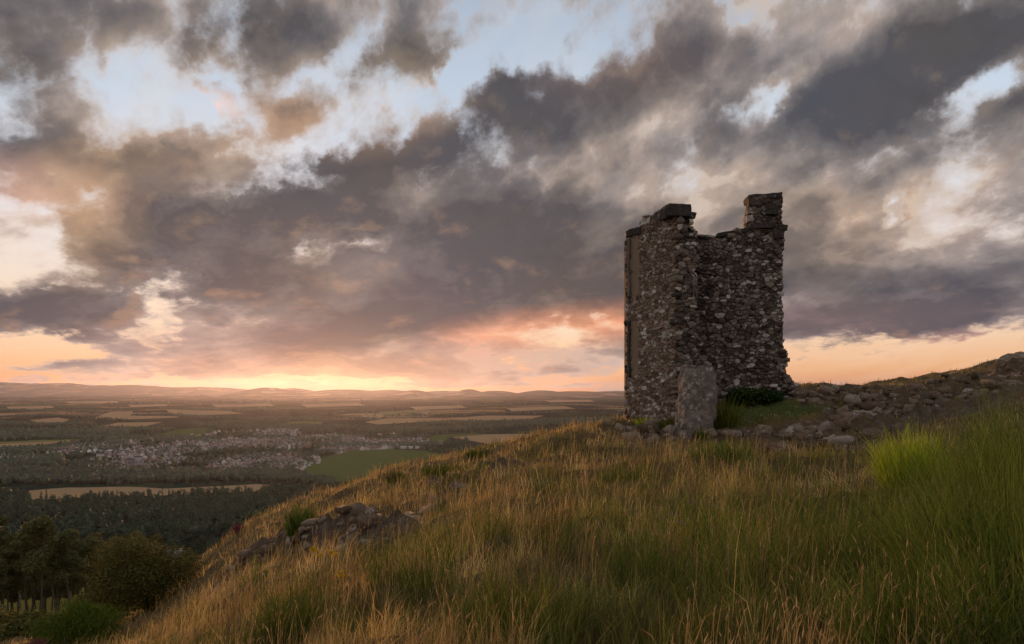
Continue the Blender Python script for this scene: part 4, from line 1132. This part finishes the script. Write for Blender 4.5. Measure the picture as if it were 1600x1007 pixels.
clump('broom_bush', 'tiny bright green sprout on the rocky bank at right', 'broom bush', 1498, 20.0, .10, .38, 30, 'bright broom', spread=.6, side=1)
# repeated small green shoots through the sward
rg = np.random.default_rng(51)
proto = clump_mesh('shoots', 90, .16, .48, M['broom stem'], .35, .0042, 61, 2)
SH = [(60, 11), (150, 8.2), (250, 6.4), (300, 8.4), (540, 5.4), (560, 9.5), (730, 5.2), (770, 7.6), (880, 6.4), (930, 9.5), (905, 4.9), (960, 7.5), (1060, 9.4), (1070, 5.0), (1150, 9.2), (1190, 10.5), (1290, 5.4),
      (1300, 9.6), (1330, 7.4), (1345, 6.0), (1240, 12), (1480, 11.2), (1530, 12.4), (1560, 10.2), (1440, 7.1), (845, 12.4), (690, 12), (640, 9.8), (1010, 10.6), (400, 9.5)]
for i, (px, Y) in enumerate(SH):
    x, y = px_xy(px, Y)
    o = link('green_shoots', proto, None, (x, y, Hs(x, y)), rg.uniform(0, 6.3), rg.uniform(.75, 1.35))
    reg = 'left' if px < 700 else ('centre' if px < 1120 else 'right')
    far_ = 'farther up the slope' if Y > 8 else 'near the bottom edge'
    tag(o, f'tuft of thin green shoots {far_}, {reg} of frame', 'grass tuft', f'green shoots {far_}, {reg} of the frame')

# ------------------------------------------------------------------ leafy shrubs: cloud of leaf faces over a twiggy frame
def leaf_cloud(n, lobes, size, rg, shell=.55, upright=.0, asp=.55):
    """n small leaf quads spread through lobes (cx,cy,cz,rx,ry,rz); returns verts, quads"""
    lb = np.array(lobes); vol = (lb[:, 3]*lb[:, 4]+lb[:, 4]*lb[:, 5]); pick = rg.choice(len(lb), n, p=vol/vol.sum())
    d = rg.normal(size=(n, 3)); d /= np.linalg.norm(d, axis=1)[:, None]
    r = shell+(1-shell)*rg.random(n)**.6
    r *= 1+.16*np.sin(d[:, 0]*7+pick)*np.sin(d[:, 1]*6)*np.sin(d[:, 2]*8+1)
    c = lb[pick, :3]+d*r[:, None]*lb[pick, 3:]
    u = rg.normal(size=(n, 3))*(1, 1, .5+upright); u /= np.linalg.norm(u, axis=1)[:, None]
    v = np.cross(u, d+rg.normal(0, .5, (n, 3))); v /= np.linalg.norm(v, axis=1)[:, None]
    s = (size*rg.uniform(.6, 1.4, n))[:, None]
    V = np.stack([c-u*s, c-v*s*asp, c+u*s, c+v*s*asp], 1).reshape(-1, 3)
    return V, np.arange(n*4).reshape(n, 4)
def limb(p0, p1, r0, r1, seg=6, sides=5, wob=.1, rg=None):
    p0 = np.array(p0, float); p1 = np.array(p1, float); V = []; d = (p1-p0); L = np.linalg.norm(d)
    off = np.zeros(3)
    for i in range(seg+1):
        f = i/seg; c = p0+d*f+(off if 0 < i else 0)
        if rg is not None: off = off*.7+rg.normal(0, wob*L/seg, 3)*(1, 1, .3)
        r = r0+(r1-r0)*f
        for k in range(sides): a = 2*PI*k/sides; V.append(c+np.array((math.cos(a)*r, math.sin(a)*r, 0)))
    Q = []
    for i in range(seg):
        for k in range(sides): a = i*sides+k; b = i*sides+(k+1) % sides; Q.append((a, b, b+sides, a+sides))
    return np.array(V), np.array(Q), np.zeros((0, 3), int)
def shrub(name, label, cat, px, Y, w, h, n, leafm, size, seed, lobes=9, asp=.3, upright=0., group=None, dz=0, skirt=.35):
    rg = np.random.default_rng(seed); x, y = px_xy(px, Y); z = Hs(x, y)+dz
    e = empty(name, (x, y, z)); tag(e, label, cat, group)
    lb = []
    for i in range(lobes):
        a = rg.uniform(0, 2*PI); q = math.sqrt(rg.random())*w*.32; f = rg.random()
        s = rg.uniform(.20, .34)*w
        zc = h*(.25+.55*f)*(1-.55*(q/(w*.32))**2*.6)
        lb.append((math.cos(a)*q, math.sin(a)*q*.8, zc, s, s*.9, min(s*.8, h-zc+.02, zc+h*skirt)))
    V, Q = leaf_cloud(n, lb, size, rg, .45, upright, asp)
    link('foliage', mesh_np('foliage', V, [Q], [M[leafm]]), e)
    br = []
    for i in range(7):
        a = rg.uniform(0, 2*PI); br.append(limb((rg.normal(0, .05*w), rg.normal(0, .05*w), -.1), (math.cos(a)*w*.26, math.sin(a)*w*.22, h*.7), .03*h, .008*h, 5, 5, .25, rg))
    V, F_ = merge(br); link('branches', mesh_np('branches', V, F_, [M['bark']]), e)
    return e
shrub('gorse_bush', 'large dark spreading gorse bush at the left foot of the hill', 'gorse bush', 228, 19.5, 3.1, 2.55, 42000, 'gorse leaf', .035, 5, 22, .35)
shrub('gorse_bush', 'low arm of dark gorse reaching left below the wood', 'gorse bush', 150, 20.5, 1.6, 1.15, 12000, 'gorse leaf', .035, 6, 9, .35, dz=.3)
shrub('broom_bush', 'rounded green broom bush in front of the dark gorse', 'broom bush', 118, 14.6, 1.75, 1.15, 26000, 'shrub leaf', .035, 7, 12, .14, upright=2.)
shrub('heather_clump', 'purple heather clump at the lower left edge', 'heather', 48, 13.2, .8, .5, 3000, 'heather', .02, 8, 6, .4)
shrub('heather_clump', 'small pink heather clump on the left crest of the grassy ridge', 'heather', 375, 24.4, .7, .35, 1500, 'heather', .02, 81, 6, .4)
shrub('fern_clump', 'dark leafy plant growing against the foot of the tower right wall', 'leafy plant', 1165, 21.7, 1.3, .52, 3000, 'nettle leaf', .06, 9, 9, .55)
shrub('fern_clump', 'low dark plant under the right end of the tower wall', 'leafy plant', 1207, 21.7, .9, .38, 1500, 'nettle leaf', .05, 10, 6, .5)
for i, (px, Y, w, h) in enumerate(((20, 30, 3.2, 1.1), (70, 36, 3.5, 1.1), (-40, 28, 3, 1.3), (5, 42, 4, 1.2), (55, 26, 2.4, .8), (-60, 48, 5, 1.4), (100, 44, 4, 1.2), (60, 56, 4.5, 1.0))):
    shrub('gorse_bush', 'low dark gorse scrub on the slope below the wood at far left', 'gorse bush', px, Y, w, h, 5000, 'gorse leaf', .07, 100+i, 8, .4, group='low gorse scrub below the wood')
# yellow ragwort and harebells in the grass
def flower_patch(name, label, cat, spots, m, head, group=None):
    rg = np.random.default_rng(5)
    for px, Y, h in spots:
        x, y = px_xy(px, Y); e = empty(name, (x, y, Hs(x, y))); tag(e, label, cat, group)
        st = [limb((0, 0, -.05), (rg.normal(0, .05), rg.normal(0, .05), h*rg.uniform(.8, 1)), .003, .002, 3, 4, .05, rg) for _ in range(3)]
        V, F_ = merge(st); link('stalks', mesh_np('stalks', V, F_, [M['broom stem']]), e)
        lb = [(s[0][-1][0], s[0][-1][1], s[0][-1][2], head, head, head*.4) for s in st]
        V, Q = leaf_cloud(40, lb, head*.5, rg, .3, 0, .8); tag(link('flowers', mesh_np('flowers', V, [Q], [m]), e), kind='stuff')
flower_patch('ragwort', 'yellow ragwort flowers in the lower left grass', 'wildflower', [(503, 6.6, .55), (515, 6.7, .5), (528, 6.4, .35)], M['yellow'], .03, 'yellow ragwort in the lower left grass')
flower_patch('harebell', 'pale violet harebell on a thin stalk in the grass right of centre', 'wildflower', [(1030, 7.5, .42), (1048, 7.2, .4), (1056, 7.4, .45), (1082, 7.0, .4), (1110, 6.8, .38), (1060, 6.5, .35), (1425, 6.6, .5), (1412, 6.9, .5), (1040, 6.9, .36), (1120, 7.3, .44)], M['violet'], .012, 'harebells in the grass')

# ------------------------------------------------------------------ trees
def conifer_or_birch_meshes():
    out = []
    for k in range(4):       # tall open-grown wood trees with bare boles
        rg = np.random.default_rng(300+k); h = 15.0; lb = []
        for i in range(11):
            f = rg.random(); a = rg.uniform(0, 2*PI); q = rg.uniform(.2, 1.9)*(1-.35*f)
            s = rg.uniform(1.0, 1.8)*(1-.25*f)
            lb.append((math.cos(a)*q, math.sin(a)*q, h*(.52+.42*f), s*.85, s*.85, s*.75))
        lb.append((0, 0, h*.93, 1.3, 1.3, 1.0))
        V, Q = leaf_cloud(9500, lb, .16, rg, .40, 0, .6)
        crown = mesh_np('crown', V, [Q], [M['wood leaf']])
        br = [limb((0, 0, -1.5), (rg.normal(0, .3), rg.normal(0, .3), h*.86), .20, .05, 9, 7, .05, rg)]
        for i in range(7):
            z0 = h*rg.uniform(.33, .75); a = rg.uniform(0, 2*PI); br.append(limb((0, 0, z0), (math.cos(a)*1.7, math.sin(a)*1.7, z0+1.8), .06, .02, 4, 4, .1, rg))
        V, F_ = merge(br); trunk = mesh_np('trunk', V, F_, [M['pale bark' if k == 1 else 'bark']])
        out.append((crown, trunk))
    return out
def broad_meshes():
    out = []
    for k in range(5):
        rg = np.random.default_rng(400+k); h = 12.0; lb = []
        for i in range(13):
            a = rg.uniform(0, 2*PI); f = rg.random(); q = rg.uniform(0, 3.2)*math.sqrt(1-f*.8)
            s = rg.uniform(1.3, 2.4); lb.append((math.cos(a)*q, math.sin(a)*q, h*(.30+.52*f), s, s, s*.85))
        V, Q = leaf_cloud(3600, lb, .34, rg, .6, 0, .7)
        crown = mesh_np('crown', V, [Q], [M['broadleaf']])
        V, F_ = merge([limb((0, 0, -2), (0, 0, h*.6), .30, .12, 4, 6, .05, rg)]); trunk = mesh_np('trunk', V, F_, [M['bark']])
        out.append((crown, trunk))
    return out
WT = conifer_or_birch_meshes(); BT = broad_meshes()
def tree(name, kind, x, y, s, rz, label, group, z=None, sz=None):
    z = Hs(x, y) if z is None else z
    e = empty(name, (x, y, z), rz, (s, s, sz or s)); tag(e, label, 'tree', group)
    link('crown', kind[0], e); link('trunk', kind[1], e)
rg = np.random.default_rng(900)
n = 0
wood_xy = []
for row, (Y, px0, px1, step) in enumerate(((108, -60, 130, 24), (122, -80, 160, 20), (138, -90, 190, 19), (156, -90, 215, 18), (176, -90, 240, 18), (198, -90, 262, 17))):
    px = px0+rg.uniform(0, step)
    while px < px1:
        yy = Y+rg.uniform(-7, 7); x, y = px_xy(px, yy); s = rg.uniform(1.0, 1.32)
        if row == 0: s *= .86
        pale = rg.random() < .16; kd = WT[1] if pale else WT[rg.choice([0, 2, 3])]
        where = 'front edge' if row < 2 else ('middle' if row < 4 else 'back')
        what = 'tall tree with a pale trunk' if pale else 'tall dark tree with a bare dark trunk'
        tree('wood_tree', kd, x, y, s, rg.uniform(0, 6.3), f'{what} at the {where} of the left wood', f'{what} at the {where} of the wood')
        wood_xy.append((x, y)); n += 1; px += step*rg.uniform(.6, 1.4)
# middle distance trees: individual crowns
cand = []
def in_field(px, py):
    for nm, pts in FIELDS:
        ins = False; m = len(pts)
        for i in range(m):
            x1, y1 = pts[i]; x2, y2 = pts[(i+1) % m]
            if (y1 > py) != (y2 > py) and px < (x2-x1)*(py-y1)/(y2-y1)+x1: ins = not ins
        if ins: return True
    return False
def to_px(x, y):
    return 800+F*x/y, HZ+(-float(_far(np.array([math.hypot(x, y)]))[0]))/y*F
bands = [(235, 270, -120, 330), (280, 320, -120, 380), (330, 375, -120, 420), (385, 430, -120, 470), (445, 500, -120, 500), (510, 570, -120, 540), (580, 650, -120, 560), (660, 740, -120, 600), (750, 850, -120, 640), (860, 970, -120, 640)]
for bi, (y0, y1, p0, p1) in enumerate(bands):
    spacing = 6.6 if y0 < 500 else 7.4
    nb = int((p1-p0)/F*y0/spacing*(y1-y0)/spacing*.62)
    for _ in range(nb):
        px = rg.uniform(p0, p1); Y = rg.uniform(y0, y1); x, y = px_xy(px, Y)
        gx, gy = to_px(x, y)
        if in_field(gx, gy) or (238 < gx < 286 and Y < 332) or (gx < 60 and 250 < Y < 352): continue
        if in_field(gx, gy-10) and rg.random() < .55: continue
        if fbm(np.array([x/60]), np.array([y/60]), 2, 200)[0] < -.5: continue
        cand.append((Y, x, y, gx))
cand.sort()
left = 300-n
big = cand[:left]; rest = cand[left:]
lab = {0: ('rounded broadleaf tree in the woodland just beyond the dark wood', 'woodland trees beyond the dark wood'), 1: ('distant broadleaf tree in the woodland belt below the town', 'woodland belt below the town')}
for Y, x, y, gx in big:
    k = 0 if Y < 380 else 1
    s = rg.uniform(.62, 1.12); kind = BT[rg.integers(5)]
    tree('broadleaf_tree', kind, x, y, s, rg.uniform(0, 6.3), *lab[k], sz=s*rg.uniform(.85, 1.25))
# the rest of the woods, and those out on the valley floor: one mass, every tree still a crown of its own
def crown_lumps(P, rad, hgt, seed, sub=0, col=None, flat=.75):
    """many low crowns: jittered octa/icospheres"""
    import bmesh
    bm = bmesh.new(); bmesh.ops.create_icosphere(bm, subdivisions=sub, radius=1)
    bm.verts.ensure_lookup_table(); B = np.array([v.co[:] for v in bm.verts]); Fc = np.array([[v.index for v in f.verts] for f in bm.faces]); bm.free()
    rg = np.random.default_rng(seed); n = len(P); k = len(B)
    V = B[None]*np.stack([rad, rad, hgt*.5], -1)[:, None]*(1+rg.normal(0, .17, (n, k, 1)))
    V = V+np.stack([P[:, 0], P[:, 1], P[:, 2]+hgt*.45], -1)[:, None]
    T = (Fc[None]+(np.arange(n)*k)[:, None, None]).reshape(-1, 3)
    return V.reshape(-1, 3), T
if rest:
    P = np.array([(x, y, 0) for _, x, y, _ in rest]); P[:, 2] = H(P[:, 0], P[:, 1])
    # nearer part of the mass gets leaf faces too
    rr2 = np.random.default_rng(44)
    nP = len(P); hw_ = rr2.uniform(2.6, 4.8, nP); hh_ = rr2.uniform(7, 14, nP); con = rr2.random(nP) < .16
    V, T = crown_lumps(P, hw_*np.where(con, .35, .62), hh_*.8, 45, 1)
    K = 105; nl = 5
    a_ = rr2.uniform(0, 2*PI, (nP, nl)); q_ = rr2.uniform(.1, .62, (nP, nl)); f_ = rr2.uniform(.30, .82, (nP, nl))
    lc = np.stack([np.cos(a_)*q_*hw_[:, None], np.sin(a_)*q_*hw_[:, None], f_*hh_[:, None]], -1)
    pk = rr2.integers(0, nl, (nP, K)); d = rr2.normal(size=(nP, K, 3)); d /= np.linalg.norm(d, axis=2)[..., None]; d[..., 2] = np.where(d[..., 2] < -.4, -d[..., 2], d[..., 2])
    rad_ = (hw_[:, None]*rr2.uniform(.42, .62, (nP, K)))[..., None]
    c = np.take_along_axis(lc, pk[..., None], 1)+d*rad_*np.array((1, 1, .85))
    # conifers: leaves on a cone
    fz = rr2.random((nP, K)); ang = rr2.uniform(0, 2*PI, (nP, K)); rc = (1-fz)*hw_[:, None]*.62*rr2.uniform(.5, 1.1, (nP, K))
    cc = np.stack([np.cos(ang)*rc, np.sin(ang)*rc, 1+fz*hh_[:, None]*1.25], -1)
    c = np.where(con[:, None, None], cc, c)+P[:, None]
    c = c.reshape(-1, 3); u = rr2.normal(size=c.shape); u /= np.linalg.norm(u, axis=1)[:, None]; v = np.cross(u, rr2.normal(size=c.shape)); v /= np.linalg.norm(v, axis=1)[:, None]
    s = rr2.uniform(.45, .9, len(c))[:, None]
    V2 = np.stack([c-u*s, c-v*s*.7, c+u*s, c+v*s*.7], 1).reshape(-1, 3); Q2 = np.arange(len(V2)).reshape(-1, 4)+len(V)
    tag(link('woodland', mesh_np('woodland', np.vstack([V, V2]), [T, Q2], [M['broadleaf']])), kind='stuff')
# ------------------------------------------------------------------ the town
def house_mesh(name, w, l, h, rh, chim=True, wm='wall', rm='roof'):
    V = [(-w/2, -l/2, -1), (w/2, -l/2, -1), (w/2, l/2, -1), (-w/2, l/2, -1), (-w/2, -l/2, h), (w/2, -l/2, h), (w/2, l/2, h), (-w/2, l/2, h), (0, -l/2, h+rh), (0, l/2, h+rh)]
    Q = [(0, 1, 5, 4), (1, 2, 6, 5), (2, 3, 7, 6), (3, 0, 4, 7)]; T = [(4, 5, 8), (6, 7, 9)]; mi = [0]*4
    o = .35; k = len(V); e = rh*o/(w/2)
    V += [(-w/2-o, -l/2-.2, h-e+.05), (0, -l/2-.2, h+rh+.08), (0, l/2+.2, h+rh+.08), (-w/2-o, l/2+.2, h-e+.05), (w/2+o, -l/2-.2, h-e+.05), (w/2+o, l/2+.2, h-e+.05)]
    Q += [(k, k+1, k+2, k+3), (k+1, k+4, k+5, k+2)]; mi += [1, 1]
    if chim:
        for cy in (-l*.42, l*.42):
            k = len(V); a = .45
            V += [(x, y, z) for z in (h+rh*.5, h+rh+1.0) for x, y in ((-a, cy-a), (a, cy-a), (a, cy+a), (-a, cy+a))]
            Q += [(k, k+1, k+5, k+4), (k+1, k+2, k+6, k+5), (k+2, k+3, k+7, k+6), (k+3, k, k+4, k+7), (k+4, k+5, k+6, k+7)]; mi += [0]*5
    # windows, slightly proud dark panes
    for sx in (-1, 1):
        for j in (-.3, 0, .3):
            k = len(V); X = sx*(w/2+.03); y0 = j*l-.5
            V += [(X, y0, h*.35), (X, y0+1, h*.35), (X, y0+1, h*.75), (X, y0, h*.75)]; Q += [(k, k+1, k+2, k+3)]; mi += [2]
    return mesh_np(name, V, [np.array(Q), np.array(T)], [M[wm], M[rm], M['glass']], midx=mi+[0, 0])
HM = [house_mesh('house', 8, 12, 5.2, 2.8), house_mesh('house', 7, 9, 4.8, 2.6), house_mesh('house', 7.5, 20, 5.4, 2.6), house_mesh('house', 8, 10, 3.0, 2.6, False), house_mesh('house', 9, 14, 7.5, 3.2)]
WH = house_mesh('warehouse', 22, 60, 6, 1.6, False, 'wall', 'shed')
TOWN = [  # quarters: bearing px, row, half-width px, half-height rows, weight
    (300, 718, 90, 9, 1.4), (390, 715, 90, 16, 2.2), (430, 722, 60, 12, 1.6), (240, 700, 70, 8, 1.1), (330, 700, 80, 9, 1.2), (470, 700, 50, 10, 1.0), (420, 684, 60, 8, 1.1), (500, 688, 60, 5, .8),
    (560, 687, 70, 5, .8), (640, 688, 45, 5, .7), (150, 708, 50, 7, .8), (145, 732, 45, 5, .8), (200, 736, 60, 4, .6), (20, 719, 30, 3, .25), (350, 683, 50, 4, .5), (440, 676, 30, 3, .6), (540, 700, 60, 6, .9), (480, 712, 40, 9, .9),
    (300, 733, 60, 5, .6), (400, 733, 40, 5, .9)]
tw = np.array([q[4] for q in TOWN]); hs = []; used = {}
rgt = np.random.default_rng(1234)
tries = 0
while len(hs) < 2300 and tries < 16000:
    tries += 1
    q = TOWN[rgt.choice(len(TOWN), p=tw/tw.sum())]
    px = q[0]+rgt.normal(0, .55)*q[2]; py = q[1]+rgt.normal(0, .6)*q[3]
    if py < 668 or py > 742 or in_field(px, py) or px > 690: continue
    x, y = far_point(px, py)
    # streets: keep to rows
    u = x*.86+y*.5; v = -x*.5+y*.86
    if fbm(np.array([x/150]), np.array([y/300]), 3, 500)[0] < .02: continue
    v = round(v/38)*38+rgt.choice([-9, 9])+rgt.normal(0, 1.2); u = round(u/14)*14+rgt.normal(0, 1.5)
    key = (round(u/12), round(v/9))
    if key in used: continue
    used[key] = 1
    x = u*.86-v*.5; y = u*.5+v*.86
    hs.append((y, x, math.atan2(.5, .86)+rgt.choice([0, PI/2], p=[.4, .6])+rgt.normal(0, .08), rgt.integers(5)))
hs.sort()
TL = [('tiny pale gabled house in the near streets of the valley town', 'houses in the near streets of the town'), ('tiny pale gabled house in the far streets of the valley town', 'houses in the far streets of the town')]
for i, (y, x, rz, k) in enumerate(hs[:290]):
    o = link('house', HM[k], None, (x, y, Hs(x, y)), rz+PI/2, 1.0); tag(o, TL[0 if i < 200 else 1][0], 'house', TL[0 if i < 200 else 1][1])
VV = []; QQ = []; TT = []; mi_q = []; mi_t = []; nv = 0
for (y, x, rz, k) in hs[290:]:
    me = HM[k]; nvm = len(me.vertices); co = np.zeros(nvm*3, np.float32); me.vertices.foreach_get('co', co); co = co.reshape(-1, 3)
    c_, s_ = math.cos(rz+PI/2), math.sin(rz+PI/2)
    co = np.stack([co[:, 0]*c_-co[:, 1]*s_+x, co[:, 0]*s_+co[:, 1]*c_+y, co[:, 2]+Hs(x, y)], -1); VV.append(co)
    for p in me.polygons:
        f = [v+nv for v in p.vertices]
        if len(f) == 4: QQ.append(f); mi_q.append(p.material_index)
        else: TT.append(f); mi_t.append(p.material_index)
    nv += nvm
tag(link('houses', mesh_np('houses', np.vstack(VV), [np.array(QQ), np.array(TT)], [M['wall'], M['roof'], M['glass']], midx=mi_q+mi_t)), kind='stuff')
for (px, py, rz, lb_, sc) in ((132, 709, 1.5, 'white roofed warehouse left of the town, the leftmost of two', .8), (158, 708, 1.6, 'long white roofed warehouse left of the town, right of the smaller one', 1.0),
                          (415, 720, 1.2, 'long red brown building in the middle of the town', .8), (640, 701, 1.5, 'long pale farm shed behind the green field', .8), (178, 723, 1.4, 'grey flat shed among trees at the left of the town', .6)):
    x, y = far_point(px, py); o = link('warehouse', WH, None, (x, y, Hs(x, y)), rz, sc); tag(o, lb_, 'warehouse' if 'farm' not in lb_ else 'shed')
for (px, py, yo, lb_) in ((262, 838, 0, 'grey roofed cottage among the trees beyond the dark wood'), (14, 834, 0, 'white walled cottage at the left edge beside the small green field')):
    x, y = px_xy(px, 328 if px > 100 else 350)
    o = link('house', HM[2 if px > 100 else 1], None, (x, y, Hs(x, y)+.6), 1.2, 1.0); tag(o, lb_, 'house')
# church spire in the town
x, y = far_point(452, 704)
V = [(-2, -2, 0), (2, -2, 0), (2, 2, 0), (-2, 2, 0), (-2, -2, 15), (2, -2, 15), (2, 2, 15), (-2, 2, 15), (0, 0, 27)]
o = link('church_tower', mesh_np('church_tower', V, [np.array([(0, 1, 5, 4), (1, 2, 6, 5), (2, 3, 7, 6), (3, 0, 4, 7)]), np.array([(4, 5, 8), (5, 6, 8), (6, 7, 8), (7, 4, 8)])], [M['wall'], M['roof']], midx=[0]*4+[1]*4), None, (x, y, Hs(x, y)))
tag(o, 'small church tower with a pointed spire among the town roofs', 'church')
# trees through the town, hedgerows and shelter woods of the strath
TP = []
def add_tree_px(px, py):
    x, y = far_point(px, py); TP.append((x, y))
rgw = np.random.default_rng(77)
for _ in range(5200):
    q = TOWN[rgw.choice(len(TOWN))]; px = q[0]+rgw.normal(0, .9)*q[2]; py = q[1]+rgw.normal(0, 1.)*q[3]
    if py < 664 or py > 746 or in_field(px, py): continue
    x, y = far_point(px, py)
    if fbm(np.array([x/120]), np.array([y/200]), 2, 600)[0] > -.1: TP.append((x, y))
WOODS = [  # belts of wood: polyline of (px,row), thickness rows, spacing
    ([(-40, 752), (60, 752), (150, 752), (260, 750), (350, 748), (430, 748), (520, 752)], 5, 2400), ([(-40, 740), (100, 742), (200, 744), (300, 742), (440, 742)], 5, 1700),
    ([(-40, 730), (40, 728), (100, 722)], 8, 900), ([(-40, 708), (60, 706), (120, 700), (200, 694)], 5, 900), ([(-40, 684), (60, 684), (150, 686), (260, 688), (330, 690)], 4, 1500), ([(-40, 676), (100, 676), (200, 676)], 5, 1000),
    ([(150, 671), (260, 673), (330, 676)], 3, 500), ([(300, 664), (350, 668), (420, 671), (520, 674)], 3.5, 1100), ([(430, 666), (520, 668), (600, 671), (680, 672)], 3.5, 1000), ([(560, 675), (640, 674), (720, 670), (820, 664), (900, 661), (985, 659)], 3.5, 1500),
    ([(650, 664), (760, 661), (880, 657), (985, 655)], 2.5, 1100), ([(490, 711), (540, 708)], 2, 120), ([(500, 700), (600, 698), (680, 697)], 2, 500), ([(205, 653), (260, 650), (320, 653), (400, 656), (470, 657)], 1.6, 600),
    ([(250, 639), (310, 639.5), (360, 641), (430, 642)], 1, 420), ([(400, 655), (470, 653), (540, 654), (600, 657)], 1.6, 420), ([(0, 663), (60, 665), (150, 663)], 2, 420), ([(100, 642), (170, 646), (176, 651)], 1.5, 300), ([(0, 641), (90, 643)], 1, 200),
    ([(520, 643), (600, 645), (660, 649)], .8, 200), ([(600, 651), (700, 650), (780, 646), (900, 645)], .8, 260), ([(0, 628), (150, 630), (300, 630)], .5, 160), ([(300, 627), (480, 628)], .5, 120), ([(700, 631), (900, 632)], .5, 120),
    ([(450, 735), (520, 760)], 5, 300), ([(560, 758), (660, 766)], 4, 240), ([(0, 652), (90, 650), (200, 658)], 1.2, 260), ([(480, 738), (500, 757)], 6, 160)]
for pl, th, nn in WOODS:
    pl = np.array(pl); seg = rgw.integers(0, len(pl)-1, nn); f = rgw.random(nn)
    P_ = pl[seg]+(pl[seg+1]-pl[seg])*f[:, None]; P_[:, 1] += rgw.normal(0, .5, nn)*th
    for px, py in P_:
        if py > 616 and not in_field(px, py): add_tree_px(px, py)
# hedgerow trees scattered everywhere in the strath
for _ in range(3000):
    px = rgw.uniform(-60, 1020); py = 616+130*rgw.random()**1.3
    if in_field(px, py): continue
    x, y = far_point(px, py)
    if fbm(np.array([x/500]), np.array([y/900]), 3, 650)[0] > .05: TP.append((x, y))
TP = np.array(TP); P = np.column_stack([TP, H(TP[:, 0], TP[:, 1])])
rr3 = np.random.default_rng(8)
dist = np.hypot(P[:, 0], P[:, 1]); sc_ = np.clip(dist/3500, 1, 3.2)
near = dist < 1700
for nm, sel, sub in (('valley_woods', near, 1), ('far_woods', ~near, 1)):
    Pp = P[sel]; k = len(Pp); V, T = crown_lumps(Pp, rr3.uniform(2.8, 5.5, k)*sc_[sel]**1.0, rr3.uniform(7, 14, k)*sc_[sel]**.35, 46, sub)
    tag(link(nm, mesh_np(nm, V, [T], [M['broadleaf']])), kind='stuff')
